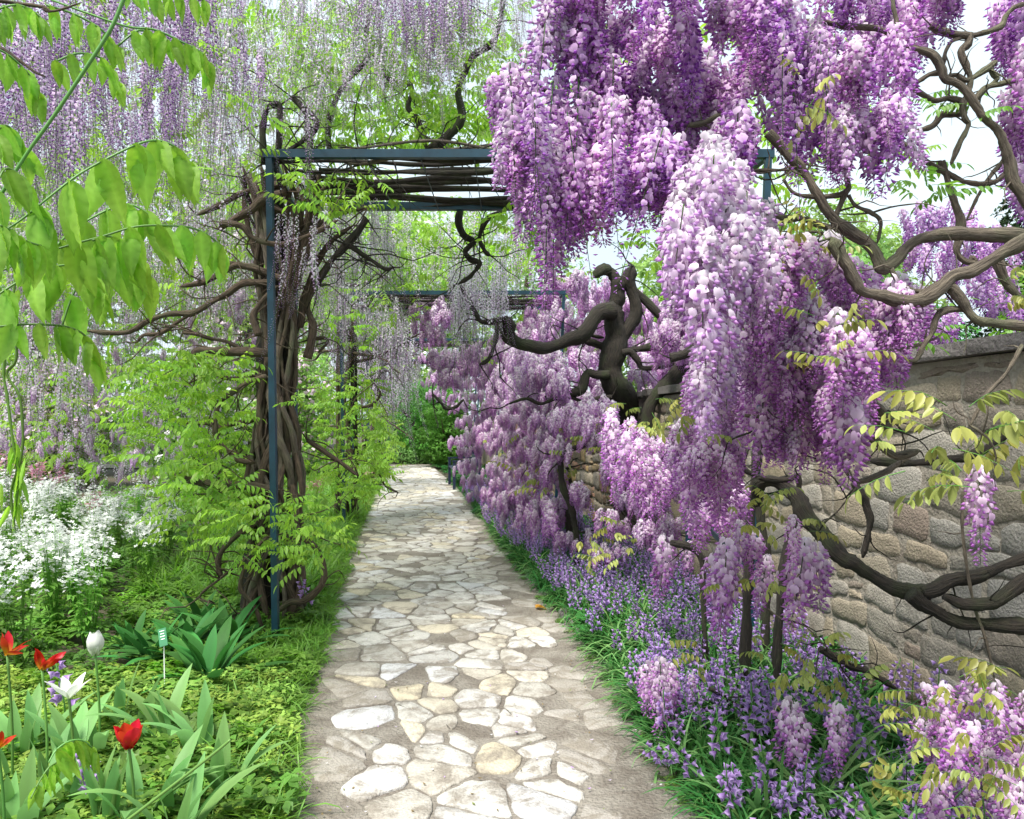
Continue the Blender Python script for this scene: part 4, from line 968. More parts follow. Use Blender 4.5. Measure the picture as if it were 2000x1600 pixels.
X = leaves([(820, 560), (1060, 500), (1360, 600), (1340, 700), (900, 700)], 90, lambda u, v: 10.5, (1, 1.5), .4)
place('compound_leaf', LF_SPR, X, VN, 100)
X = leaves([(1400, 560), (1480, 600), (1560, 440), (1800, 600), (1900, 650), (1780, 700)], 20, lambda u, v: 3.5, (.6, .9), .4) + leaves([(1780, 290), (1850, 300), (1860, 400), (1790, 400)], 9, lambda u, v: 2.2, (.4, .6), .3, 18) + leaves([(1780, 180), (1850, 190), (1960, 200), (1950, 250), (1790, 230)], 7, lambda u, v: 2.2, (.4, .55), .3, 18)
place('compound_leaf', LF_GRN, X, VA, 60)

# ------------------------------------------------------------------ foreground leafy shoot at the left
VS = thing('wisteria_shoot', 'bright green leafy wisteria shoot hanging close at the left edge', 'plant')
def leaflet_mesh(seed, L=.1, wd=.044):
    r = random.Random(seed); mb = MB(); n = 16; V = []; C = []; cu = r.uniform(.02, .2); fo = r.uniform(.1, .45); sw = r.uniform(-.12, .12)
    for i in range(n + 1):
        t = i / n; wv = math.sin(math.pi * min(1, t ** .75 * 1.02)) ** .8 * (1 - .25 * t) if 0 < t < 1 else .01
        o = Vector((sw * L * t * t, -cu * L * math.sin(t * 2.4), -L * t))
        for j in (-1, -.5, 0, .5, 1):
            V.append(o + Vector((j * wd / 2 * wv, abs(j) * fo * wd / 2 * wv + .0012 * math.sin(i * 2.2 + j * 3), .002 * abs(j))))
            C.append((1.25, 1.22, 1.3) if j == 0 else ((1, 1, 1) if (i - int(abs(j) * 2)) % 3 else (.88, .9, .86)))
    Fc = [(i * 5 + j, i * 5 + j + 1, i * 5 + j + 6, i * 5 + j + 5) for i in range(n) for j in range(4)]
    mb.add(V, Fc, C); return mb.mesh('leaflet', M['leaf_spring'])
LEAFLET = [leaflet_mesh(500 + i) for i in range(8)]
def bigleaf(pts, Y, lens, start=.15, n=6, r=2.2, parent=VS, w_=.98, two=True):
    """a pinnate leaf: stalk with hanging leaflets (pixel lengths at start and end)"""
    random.seed(pts[0][0] + pts[-1][1] * 3); n += 1
    mb = MB(); w3 = pxtube([(p[0], p[1], Y + .02 * i, r) for i, p in enumerate(pts)]); o = Vector(w3[0][:3])
    loc = [(a[0] - o.x, a[1] - o.y, a[2] - o.z, a[3]) for a in w3]; tube(mb, loc, 5, 4, .02, W)
    st = link('compound_leaf', mb.mesh('leaf_stalk', M['stem_green']), parent, o)
    q = catmull(loc, 12); N_ = len(q)
    for i in range(n):
        t = start + (1 - start) * i / max(1, n - 1) if n > 1 else .5; p = q[min(N_ - 1, int(t * (N_ - 1)))]
        l = (lens[0] + (lens[1] - lens[0]) * (i / max(1, n - 1))) / F * Y / .1
        for sgn in ((-1, 1) if two else (1,)):
            s = l * random.uniform(.85, 1.1)
            lo = link('leaflet', random.choice(LEAFLET), st, (p[0], p[1] + sgn * .004, p[2]), (sgn * random.uniform(.0, .35), random.gauss(-.08 * sgn, .2), random.uniform(-.8, .8) + (0 if sgn > 0 else math.pi)), (s * w_, s, s))
    return st
mb = MB(); tube(mb, pxtube(D(1.0, 3.8, 3.2, [(255, -30), (241, 0), (217, 56), (168, 133), (105, 227), (52, 301), (-20, 415)])), 6, 5, .02); link('shoot_stem', mb.mesh('shoot_stem', M['stem_green']), VS)
bigleaf([(-20, 465), (35, 434), (101, 381), (157, 339), (227, 301), (280, 278), (315, 276), (346, 290), (367, 315)], 1.0, (155, 105), .2, 6)
bigleaf([(-20, 540), (70, 500), (140, 478), (200, 462), (265, 443), (330, 441), (380, 447), (420, 470), (437, 495)], 1.05, (130, 80), .28, 7)
bigleaf([(-10, 580), (40, 548), (100, 522), (150, 520), (185, 540), (200, 570)], 1.1, (120, 90), .1, 5)
bigleaf([(-20, 640), (45, 634), (98, 635), (133, 639), (165, 655), (185, 690)], 1.1, (85, 85), .15, 5)
bigleaf([(180, 470), (215, 462), (250, 480), (275, 510), (290, 540)], 1.1, (110, 95), .1, 4)
bigleaf([(100, 0), (240, 50), (300, 58), (350, 80), (395, 105), (412, 135)], 1.2, (75, 60), .35, 6)
bigleaf([(250, -30), (300, -10), (350, -8), (400, 0)], 1.2, (55, 50), .0, 6)
bigleaf([(90, 10), (150, 30), (200, 60), (220, 90)], 1.2, (70, 60), .1, 4)
bigleaf([(-10, 20), (30, 10), (60, 20), (85, 40)], 1.1, (80, 60), .0, 5)
bigleaf([(-20, 90), (20, 110), (60, 150), (75, 180)], 1.0, (80, 70), .1, 4)
bigleaf([(-10, 370), (10, 330), (35, 340), (50, 360), (70, 400)], .95, (90, 80), .0, 4)
bigleaf([(110, 120), (150, 105), (190, 110), (215, 130), (230, 160)], 1.15, (60, 60), .0, 5)
bigleaf([(-10, 260), (10, 245), (30, 260), (45, 290)], 1.0, (75, 70), .0, 4)
bigleaf([(230, 90), (270, 60), (300, 70), (330, 80)], 1.25, (60, 50), .0, 4)
bigleaf([(60, 560), (120, 470), (190, 420), (250, 400), (290, 420), (310, 450)], 1.3, (110, 90), .2, 6)
bigleaf([(120, 640), (150, 560), (200, 520), (240, 520), (275, 545)], 1.2, (100, 80), .2, 5)
bigleaf([(0, 440), (20, 450), (50, 470), (80, 480)], .95, (110, 90), .0, 4)
# brown twigs of the shoot
for pts in ([(-20, -2), (40, 8), (85, 14), (105, 22), (160, 5)], [(0, 92), (40, 120), (70, 142), (90, 150)], [(85, 12), (90, 22), (110, 22)]):
    mb = MB(); tube(mb, pxtube(D(1.15, 4, 2, pts)), 6, 4, .1); link('twig', mb.mesh('twig', M['bark_brown']), VS)
# limp twisted shoot hanging at the far left
VT = thing('wisteria_shoot', 'limp twisted shoot with folded leaves dangling beside the white flowers', 'plant')
for k, pts in enumerate(([(35, 500), (28, 560), (8, 715), (15, 780), (25, 860), (35, 930), (30, 1000)], [(30, 620), (32, 700), (14, 730), (38, 775), (45, 850), (40, 900), (22, 960), (30, 1035)])):
    mb = MB(); tube(mb, pxtube(D(1.8, 3, 2.4, pts)), 5, 6, .1, (.9, .85, .5)); link('stem', mb.mesh('stem', M['stem_green']), VT)
for i in range(26):
    u, v = random.gauss(30, 10), random.uniform(860, 1010) if i > 4 else random.uniform(560, 640)
    link('leaflet', random.choice(LEAFLET), VT, P(u, v, 1.8), (random.uniform(-.3, .3), random.uniform(-.25, .25), random.uniform(0, 6)), (.35, .5, random.uniform(.55, .8)))

# ------------------------------------------------------------------ ground plants
def blade(mb, p, a, L, wd, lean=.5, bend=1.0, fold=.25, n=6, col=W, tip=(1, 1, 1), wmax=.4):
    """arching strap leaf starting at p heading a (azimuth)"""
    dx, dy = math.cos(a), math.sin(a); th = lean; p = Vector(p); V = []; C = []
    for i in range(n + 1):
        t = i / n; wv = (t / wmax) ** .5 if t < wmax else (1 - ((t - wmax) / (1 - wmax)) ** 2)
        wv = max(wv, .45 if i == 0 else .02) * wd / 2
        nrm = Vector((-dx * math.cos(th), -dy * math.cos(th), math.sin(th)))
        sd = Vector((-dy, dx, 0)); c = lerp(col, tip, t)
        V += [p + sd * wv + nrm * fold * wv, p.copy(), p - sd * wv + nrm * fold * wv]; C += [c, tuple(x * .85 for x in c), c]
        p = p + Vector((dx * math.sin(th), dy * math.sin(th), math.cos(th))) * (L / n); th += bend / n
    mb.add(V, [(i * 3 + j, i * 3 + j + 1, i * 3 + j + 4, i * 3 + j + 3) for i in range(n) for j in range(2)], C)
def tuft(name, seed, mat, nb, L, wd, bend=1.2, n=5, spread=.03):
    r = random.Random(seed); mb = MB()
    for i in range(nb):
        g = r.uniform(.7, 1.2); blade(mb, (r.gauss(0, spread), r.gauss(0, spread), -.01), r.uniform(0, 6.28), L * r.uniform(.6, 1.15), wd * r.uniform(.7, 1.2), r.uniform(.15, .9), bend * r.uniform(.6, 1.5), .3, n, (g, g, g))
    return mb.mesh(name, mat)
def herb(name, seed, mat, n, Rr, hgt, ls, lw):
    """low leafy cushion"""
    r = random.Random(seed); mb = MB()
    for i in range(n):
        a = r.uniform(0, 6.28); d_ = Rr * math.sqrt(r.random()); z = hgt * (1 - (d_ / Rr) ** 2 * .6) * r.uniform(.4, 1)
        g = r.uniform(.65, 1.2); x0, y0 = d_ * math.cos(a), d_ * math.sin(a)
        for k in range(r.choice((1, 3, 5))):
            b_ = r.uniform(0, 6.28); leaflet_geo(mb, (x0, y0, z), (math.cos(b_), math.sin(b_), r.uniform(-.3, .5)), ls * r.uniform(.6, 1.2), lw, .2, (g, g, g), .2, 2)
    return mb.mesh(name, mat)
STRAP = [tuft('strap_tuft', 600 + i, M['leaf_deep'], 22, .30, .013, 1.6) for i in range(4)]
STRAPL = [tuft('strap_tuft', 610 + i, M['leaf_blue'], 18, .34, .013, 1.9) for i in range(3)]
GRASS = [tuft('grass_tuft', 620 + i, M['leaf_green'], 26, .17, .006, 1.5, 4) for i in range(4)]
HERBG = [herb('herb_cushion', 630 + i, M['leaf_green'], 46, .10, .10, .035, .017) for i in range(4)]
HERBY = [herb('herb_cushion', 640 + i, M['ground_yellow'], 44, .09, .11, .032, .013) for i in range(4)]
HERBD = [herb('herb_cushion', 650 + i, M['leaf_deep'], 46, .11, .10, .04, .024) for i in range(3)]
def bellspike(seed):
    r = random.Random(seed); mb = MB(); L = r.uniform(.26, .36); bx = r.uniform(-.08, .08)
    ax = lambda t: Vector((bx * t * t, .02 * t, L * t))
    tube(mb, [(*ax(t), .0025) for t in (0, .5, 1)], 4, 2, 0, (.5, .6, .5), m=1)
    for i in range(14):
        t = .55 + .45 * i / 14; a = i * 2.4 + r.uniform(-.4, .4); p = ax(t); dr = Vector((math.cos(a), math.sin(a), -.5)).normalized()
        q = p + dr * .012; x, y, z = frame(dr); s = .0115 * (1.25 - .5 * (t - .55) / .45); c = lerp((.52, .33, .74), (.38, .21, .60), r.random())
        V = [q]; Fc = []
        for k in range(6):
            b_ = k * math.pi / 3; V.append(q + x * s * 1.2 + (y * math.cos(b_) + z * math.sin(b_)) * s * .7)
        for k in range(6):
            b_ = k * math.pi / 3; V.append(q + x * s * (2.0 if k % 2 else 1.5) + (y * math.cos(b_) + z * math.sin(b_)) * s * (1.35 if k % 2 else .8))
        for k in range(6): Fc += [(0, 1 + k, 1 + (k + 1) % 6), (1 + k, 7 + k, 7 + (k + 1) % 6, 1 + (k + 1) % 6)]
        mb.add(V, Fc, [tuple(v_ * .7 for v_ in c)] + [c] * 6 + [lerp(c, (.80, .66, .92), .5)] * 6)
    return mb.mesh('bluebell', [M['petal_plain'], M['stem_green']])
BELL = [bellspike(700 + i) for i in range(6)]
def ground_fill(n, yr, xf_, k, size, zf=0, tilt=.12, power=1.0):
    res = []; random.seed(int(n * 13 + k + yr[1] * 10))
    for i in range(n):
        y = yr[0] + (yr[1] - yr[0]) * random.random() ** power; a, b_ = xf_(y); x = random.uniform(a, b_)
        res.append(((x, y, zf), (random.gauss(0, tilt), random.gauss(0, tilt), random.uniform(0, 6.28)), random.uniform(*size), random.randrange(k)))
    return res
# right bed
X = ground_fill(900, (1.6, 9), lambda y: (xr(y) + .03, min(xr(y) + .95, xw(y) - .05)), 4, (.55, .95), 0, .2, 1.2) + ground_fill(220, (1.6, 14), lambda y: (xr(y) + .03, xr(y) + .2), 4, (.5, .85), 0, .2, 1.3)
gn_scatter('strap_leaf_foliage', STRAP, X, None, 'stuff', 'dark green strap leaves under the bluebells')
gn_scatter('pale_strap_foliage', STRAPL, ground_fill(520, (1.7, 12), lambda y: (xr(y) + .02, xr(y) + .9), 3, (.55, 1.05), 0, .2, 1.2), None, 'stuff', 'paler arching leaves at the bluebell bed edge')
gn_scatter('low_bed_foliage', HERBD, ground_fill(420, (1.7, 20), lambda y: (xr(y) + .02, xw(y) - .05), 3, (.7, 1.3), 0, .2, 1.2), None, 'stuff', 'low dark leaves of the right bed')
X = ground_fill(1500, (1.8, 13.5), lambda y: (xr(y) + .03, min(xr(y) + 1.1, xw(y) - .06)), 6, (.62, 1.0), 0, .3, 1.1)
X = [x for x in X if random.random() < .45 + .55 * (math.sin(x[0][0] * 7 + x[0][1] * 3) * math.sin(x[0][1] * 5 - x[0][0] * 2) > -.25)]
X = [x for x in X if x[0][1] > 3.2 or random.random() < .7]
X.sort(key=lambda x: -x[2] / x[0][1])
for x in X[:300]: tag(link('bluebell', BELL[x[3]], None, x[0], x[1], x[2]), 'violet blue bell flower spike in the bed below the wall', 'bluebell', 'bluebells along the right side of the path')
gn_scatter('bluebell_drift', BELL, X[300:], None, 'stuff', 'distant drift of violet bluebells beside the path')
tall = [tuft('strap_tuft', 660 + i, M['leaf_blue'], 9, .42, .022, 1.0, 7, .02) for i in range(2)]
for (u, v, Y, s) in ((1590, 1620, 2.35, 1.0), (1480, 1640, 2.3, .8), (1650, 1650, 2.2, .9)):
    p = P(u, v, Y); p.z = 0; tag(link('iris_plant', random.choice(tall), None, p, None, s), None, 'plant')
for o, l in zip([o for o in COL.objects if o.name.startswith('iris_plant')], ('tallest broad bladed iris tuft at bottom right of the path', 'broad bladed iris tuft nearest the path at bottom right', 'rightmost broad bladed iris tuft at the bottom edge')): o['label'] = l
# left bed
lb = lambda y: (max(-1.05 * y, xl(y) - 4.5), xl(y) - .03)
gn_scatter('left_bed_grass', GRASS, ground_fill(1500, (2, 16), lambda y: (xl(y) - .35, xl(y) + .03), 4, (.6, 1.1), 0, .2, 1.4), None, 'stuff', 'grass fringe along the left edge of the path')
gn_scatter('path_edge_weeds', HERBG, [x for x in ground_fill(90, (2.3, 9), lambda y: (xl(y), xl(y) + .07), 4, (.15, .35), 0, .2, 1.3)] + ground_fill(80, (2.3, 9), lambda y: (xr(y) - .06, xr(y)), 4, (.12, .3), 0, .2, 1.2), None, 'stuff', 'small weeds growing along the paving margin')
gn_scatter('left_bed_leaves', HERBG, ground_fill(1700, (1.8, 20), lb, 4, (.8, 1.6), 0, .2, 1.3), None, 'stuff', 'mixed green leaves covering the left bed')
gn_scatter('yellow_ground_cover', HERBY, ground_fill(900, (1.8, 3.6), lambda y: (max(-.75 * y, xl(y) - 1.4), xl(y) - .02), 4, (.7, 1.15), 0, .2, 1), None, 'stuff', 'yellow green ground cover round the tulips')
gn_scatter('tall_grass_drift', [tuft('grass_tuft', 670 + i, M['leaf_green'], 24, .38, .012, 1.3, 5, .05) for i in range(3)], ground_fill(260, (5.2, 13), lambda y: (xl(y) - 1.3, xl(y) - .1), 3, (.7, 1.1), 0, .15, 1.2), None, 'stuff', 'long grassy leaves behind the first post')

# white flowering plants
def whiteplant(seed):
    r = random.Random(seed); st = MB(); fl = MB()
    for i in range(9):
        a = r.uniform(0, 6.28); b_ = r.uniform(.03, .12); top = Vector((math.cos(a) * b_, math.sin(a) * b_, r.uniform(.42, .62)))
        tube(st, [(0, 0, -.02, .003), (top.x * .5, top.y * .5, top.z * .5, .0025), (*top, .002)], 4, 2, 0, (.9, 1, .8))
        for k in range(7):
            t = r.uniform(.15, .85); q = top * t; c = r.uniform(0, 6.28); leaflet_geo(st, q, (math.cos(c), math.sin(c), .2), .07, .024, .2, W, .4, 4)
        for k in range(17):
            q = top + Vector((r.gauss(0, .028), r.gauss(0, .028), r.gauss(-.01, .03))); s = r.uniform(.010, .015)
            nv = Vector((r.gauss(0, .5), r.gauss(-.3, .5), 1)).normalized(); x, y, z = frame(nv)
            for m_ in range(4):
                b2 = m_ * math.pi / 2 + r.random() * .4; e = y * math.cos(b2) + z * math.sin(b2); g = y * math.cos(b2 + 1.57) + z * math.sin(b2 + 1.57)
                fl.add([q, q + e * s * .7 + g * s * .45, q + e * s * 1.2 + x * s * .1, q + e * s * .7 - g * s * .45], [(0, 1, 2, 3)], (.86, .87, .86))
    return st.mesh('foliage', M['leaf_green']), fl.mesh('flower_head', M['petal_plain'], False)
WP = [whiteplant(800 + i) for i in range(4)]
PP = []
for s_, f_ in WP[:2]:
    f2 = f_.copy(); f2.materials.clear(); f2.materials.append(leafy('petal_rose', (.75, .28, .42), (.85, .42, .55), .3, .5, .3)); PP.append((s_, f2))
spots = []; random.seed(99)
while len(spots) < 84:
    y = random.uniform(3.5, 9.5); u = random.uniform(-120, 228 if y < 5.2 else 340); x = (u - 1000) / F * y
    spots.append((x, y, 0))
for i, (x, y, c) in enumerate(sorted(spots, key=lambda s: s[1])):
    t = thing('white_flower_plant', 'bushy plant topped with small white flowers in the left bed', 'plant', (x, y, 0), random.uniform(0, 6.28), 'white flowering plants of the left bed')
    t.scale = (random.uniform(.8, 1.1),) * 3; a, b_ = random.choice(WP); link('foliage', a, t); tag(link('flower_head', b_, t), kind='stuff')
for i, (u, Y, lab) in enumerate(((60, 8.5, 'tall rose pink flowering plant just right of the dangling twisted shoot'), (125, 9.2, 'rose pink flowering plant between the shoot and the leafy vine'), (15, 9.4, 'rose pink flowering plant at the left picture edge'), (195, 7.4, 'low rose pink flowers amid the white flowering plants'), (612, 9.5, 'small rose pink flowers right of the first post foot'), (725, 12, 'pink flowers beside the third post'))):
    t = thing('pink_flower_plant', lab, 'plant', ((u - 1000) / F * Y, Y, 0), random.uniform(0, 6), 'pink flowering plants at the back of the left bed')
    t.scale = (random.uniform(1.1, 1.7) if i < 3 else .9,) * 3; a, b_ = PP[i % 2]; link('foliage', a, t); tag(link('flower_head', b_, t), kind='stuff')

# strap leaved clumps by the first post
def strapleaf(seed, L, wd, lean, bend, mat, name='leaf'):
    mb = MB(); blade(mb, (0, 0, -.02), 0, L, wd, lean, bend, .22, 9, (.85, .85, .85), (1.1, 1.1, 1.1), .55); return mb.mesh(name, mat)
AG = [strapleaf(i, .34 + .03 * (i % 3), .062, .25 + .13 * i, .5 + .25 * (i % 4), M['leaf_deep']) for i in range(6)]
for i, (u, v, s, lab) in enumerate(((300, 1300, .85, 'dark strap leaved clump directly behind the green plant label'), (360, 1300, 1.0, 'dark strap leaved clump just right of the plant label'), (450, 1270, .95, 'dark strap leaved clump against the foot of the first post'),
                               (410, 1345, 1.05, 'front dark green clump whose broad leaves spill towards the path'), (260, 1280, .7, 'smaller dark clump left of the plant label'), (385, 1240, .9, 'rearmost dark strap leaved clump under the vine'),
                               (585, 1165, .7, 'small dark strap leaved clump inside the curled vine stem'))):
    Y = gy(v); t = thing('strap_leaved_plant', lab, 'plant', ((u - 1000) / F * Y, Y, 0), random.uniform(0, 6), 'dark strap leaved clumps by the first post')
    for k in range(20): link('leaf', random.choice(AG), t, (random.gauss(0, .02), random.gauss(0, .02), 0), (0, 0, k * 2.4 + random.uniform(-.3, .3)), s * random.uniform(.8, 1.1))

# tulips
TL = [strapleaf(i, .27 + .04 * (i % 3), .044, .05 + .07 * i, .3 + .55 * (i % 3), M['leaf_blue']) for i in range(5)]
def petal(col, tip, L, wd, openness, seed, pointy=.0):
    r = random.Random(seed); mb = MB(); n = 7; V = []; C = []
    for i in range(n + 1):
        t = i / n; ang = openness
        rad = L * (.42 * math.sin(min(1, t * 1.6) * math.pi / 2) * (1 - .55 * (1 - ang) * t * t) + ang * .55 * t * t)
        z = L * (t - .25 * ang * t * t); wv = wd / 2 * (math.sin(math.pi * (t * .82 + .1)) ** (.7 + pointy))
        if i == n: wv = wd * .06
        for j in (-1, -.5, 0, .5, 1):
            V.append((rad - abs(j) ** 2 * wv * .55 + r.uniform(-.0006, .0006), j * wv, z + r.uniform(-.001, .001) - abs(j) * .002)); C.append(lerp(col, tip, min(1, t * 2.2) if abs(j) < .8 else min(1, t * 2 + .3)))
    mb.add(V, [(i * 5 + j, i * 5 + j + 1, i * 5 + j + 6, i * 5 + j + 5) for i in range(n) for j in range(4)], C); return mb.mesh('petal', M['petal_plain'])
def tulip(label, u, v, Y, fh, cols, openness=.0, pointy=0, nl=4, tilt=(0, 0), parrot=False):
    random.seed(u * 7 + v)
    p = P(u, v, Y); t = thing('tulip', label, 'tulip', (p.x, p.y, 0), 0, None); mb = MB(); hz = p.z - fh * .4
    tube(mb, [(0, .02, -.02, .0045), (.01, .01, hz * .5, .0042), (0, 0, hz, .004)], 7, 4, .02); link('stem', mb.mesh('stem', M['stem_green']), t)
    f = link('flower', None, t) if False else bpy.data.objects.new('flower', None)
    COL.objects.link(f); f.parent = t; f.location = (0, 0, hz); f.rotation_euler = (tilt[0], tilt[1], .3)
    for k in range(6):
        me = petal(cols[0], cols[1], fh * (1 if k % 2 else .95), fh * (.62 if not pointy else .42), openness + (random.uniform(0, .5) if parrot else 0), k, pointy)
        link('petal', me, f, (0, 0, 0), (random.gauss(0, .25) if parrot else 0, random.gauss(0, .3) if parrot else 0, k * math.pi / 3), 1 if k % 2 else .96)
    for k in range(nl): link('leaf', random.choice(TL), t, (0, .02, 0), (0, 0, random.uniform(0, 6.28)), random.uniform(.8, 1.1))
    return t
RED = ((.55, .012, .012), (.75, .03, .02)); WH = ((.72, .78, .60), (.86, .87, .82)); ORA = ((.80, .50, .03), (.55, .025, .01))
tulip('closed egg shaped white tulip', 186, 1260, 2.7, .082, WH, .02)
tulip('white lily tulip with pointed spreading petals', 135, 1345, 2.35, .078, WH, .85, .6)
tulip('open deep red tulip, the nearest one', 252, 1440, 2.2, .078, RED, .42)
tulip('ragged red and yellow tulip hanging a petal, right of the pair', 82, 1290, 2.45, .068, ORA, .6, .1, 4, (.3, .4), True)
tulip('ragged red and yellow tulip at the left picture edge', 14, 1262, 2.45, .072, ORA, .6, .1, 4, (-.2, .3), True)
tulip('low orange red tulip cut by the left picture edge', -4, 1448, 2.1, .05, ORA, .5, .1, 3, (0, .2), True)
# leafy tulips without flowers
for i, (u, v, Y, lab) in enumerate(((430, 1560, 2.45, 'flowerless tulip with tall upright leaves nearest the path'), (400, 1480, 2.75, 'flowerless tulip with a broad leaf arching over the path edge'), (300, 1600, 2.3, 'flowerless tulip right behind the red tulip'), (330, 1500, 2.8, 'flowerless tulip with pale leaves under the strap leaved clump'),
                               (150, 1520, 2.6, 'flowerless tulip between the white tulip and lily tulip'), (50, 1480, 2.7, 'large leaved flowerless tulip under the ragged red tulips'), (30, 1620, 2.2, 'flowerless tulip in the bottom left corner'), (200, 1620, 2.25, 'flowerless tulip left of the red tulip stem'), (240, 1440, 3.0, 'flowerless tulip behind the white tulip'), (350, 1640, 2.15, 'flowerless tulip at the bottom edge below the red one'))):
    t = thing('tulip_plant', lab, 'plant', ((u - 1000) / F * Y, Y, 0), 0, None)
    for k in range(7): link('leaf', random.choice(TL), t, (random.gauss(0, .02), random.gauss(0, .02), 0), (0, 0, random.uniform(0, 6.28)), random.uniform(.9, 1.25))
# grape hyacinths
for (u, v, Y, lab) in ((186, 1445, 2.3, 'small mauve flower spike left of the red tulip'), (130, 1270, 2.9, 'small mauve flower spike left of the white tulip'), (603, 1120, 4.6, 'violet flower spike inside the curled vine stem')):
    p = P(u, v, Y); s = p.z / .3; tag(link('hyacinth', BELL[0], None, (p.x, p.y, 0), None, s), lab, 'flower')
# plant label
p = P(318, 1245, 3.35); t = thing('plant_label', 'small green plant label with white lettering on a wire stake', 'label', (p.x, p.y, 0))
onebar('stake', (.01, 0, -.02), (.005, 0, p.z - .03), .004, .004, M['white'], t)
mb = MB(); box(mb, (0, 0, 0), (.034, .003, .08), 0, W, .001); pl = link('plate', mb.mesh('plate', M['labelgreen'], False), t, (0, 0, p.z), (-.5, -.25, .2))
for k in range(4):
    mb = MB(); box(mb, (0, 0, 0), (.02 - .004 * (k % 2), .001, .003), 0); link('lettering', mb.mesh('lettering', M['white'], False), pl, (0, -.0022, .028 - .012 * k))
# drooping spray over the tulips
VU = thing('wisteria_shoot', 'thin bent shoot trailing over the tulips at the bottom left', 'plant')
mb = MB(); tube(mb, pxtube(D(1.7, 3.4, 3, [(225, 1620), (330, 1540), (420, 1470), (450, 1445)])), 6, 4, .03); link('shoot_stem', mb.mesh('shoot_stem', M['stem_green']), VU)
bigleaf([(95, 1490), (110, 1465), (135, 1448), (160, 1446), (180, 1460)], 1.7, (85, 60), .3, 4, 1.8, VU, .7)
bigleaf([(60, 1560), (75, 1530), (95, 1500), (110, 1490)], 1.7, (60, 60), .3, 3, 1.8, VU, .8)
# fallen things on the path
mb = MB()
for i in range(420):
    y = 2.3 + 10 * random.random() ** 1.6; x = xl(y) + (xr(y) - xl(y)) * (random.betavariate(.6, .5)); s = random.uniform(.004, .010)
    a = random.uniform(0, 6.28); c = random.choice(((.55, .35, .7), (.7, .6, .78), (.3, .22, .1), (.25, .18, .08), (.2, .25, .06), (.8, .78, .8)))
    mb.add([(x + math.cos(a + k * 1.57) * s * (1 if k % 2 else .5), y + math.sin(a + k * 1.57) * s * (1 if k % 2 else .5), .013 + .003 * (k % 2)) for k in range(4)], [(0, 1, 2, 3)], c)
tag(link('fallen_petals', mb.mesh('fallen_petals', M['petal_plain'], False)), 'lilac petals and leaf bits fallen on the paving', None, None, 'stuff')
mb = MB(); leaflet_geo(mb, (0, 0, 0), (1, .3, .3), .08, .06, .5, (.62, .34, .04), .6); leaflet_geo(mb, (.01, .01, 0), (.4, .9, .3), .06, .05, .5, (.6, .36, .06), .6)
p = P(1045, 1188, gy(1192)); tag(link('fallen_leaf', mb.mesh('fallen_leaf', M['petal_plain']), None, (p.x, p.y, .015)), 'curled orange brown dead leaf on the path edge', 'leaf')

# ------------------------------------------------------------------ background shrubs and trees
def crown_mesh(name, seed, blobs, n, ls, mat, w_=.5):
    """leaf faces spread through lobes; blobs (x,y,z,rx,ry,rz)"""
    g = np.random.default_rng(seed); B = np.array(blobs, float); vol = B[:, 3] * B[:, 5]; pk = g.choice(len(B), n, p=vol / vol.sum())
    dr = g.normal(size=(n, 3)); dr /= np.linalg.norm(dr, axis=1)[:, None]; rad = g.random(n) ** .33 * .35 + .65
    rad *= 1 + .22 * np.sin(dr[:, 0] * 7 + pk) * np.sin(dr[:, 2] * 8 + pk * 2)
    C0 = B[pk, :3] + dr * rad[:, None] * B[pk, 3:6]
    nrm = dr * .6 + g.normal(size=(n, 3)) * .6 + np.array([0, 0, .4]); nrm /= np.linalg.norm(nrm, axis=1)[:, None]
    a = np.cross(nrm, g.normal(size=(n, 3))); a /= np.linalg.norm(a, axis=1)[:, None]; b_ = np.cross(nrm, a)
    s = (ls * g.uniform(.6, 1.3, n))[:, None]
    V = np.stack([C0 - a * s, C0 - b_ * s * w_ + nrm * s * .15, C0 + a * s, C0 + b_ * s * w_ + nrm * s * .15], 1).reshape(-1, 3)
    Fq = np.arange(n * 4).reshape(-1, 4); sh = g.uniform(.7, 1.25, n); clump = 1 + .2 * np.sin(C0[:, 0] * 3 / ls * .05 + C0[:, 2] * 2.1)
    Cc = np.repeat((sh * clump)[:, None] * np.ones((1, 3)), 4, 0)
    return bigmesh(name, V, Fq, Cc, mat)
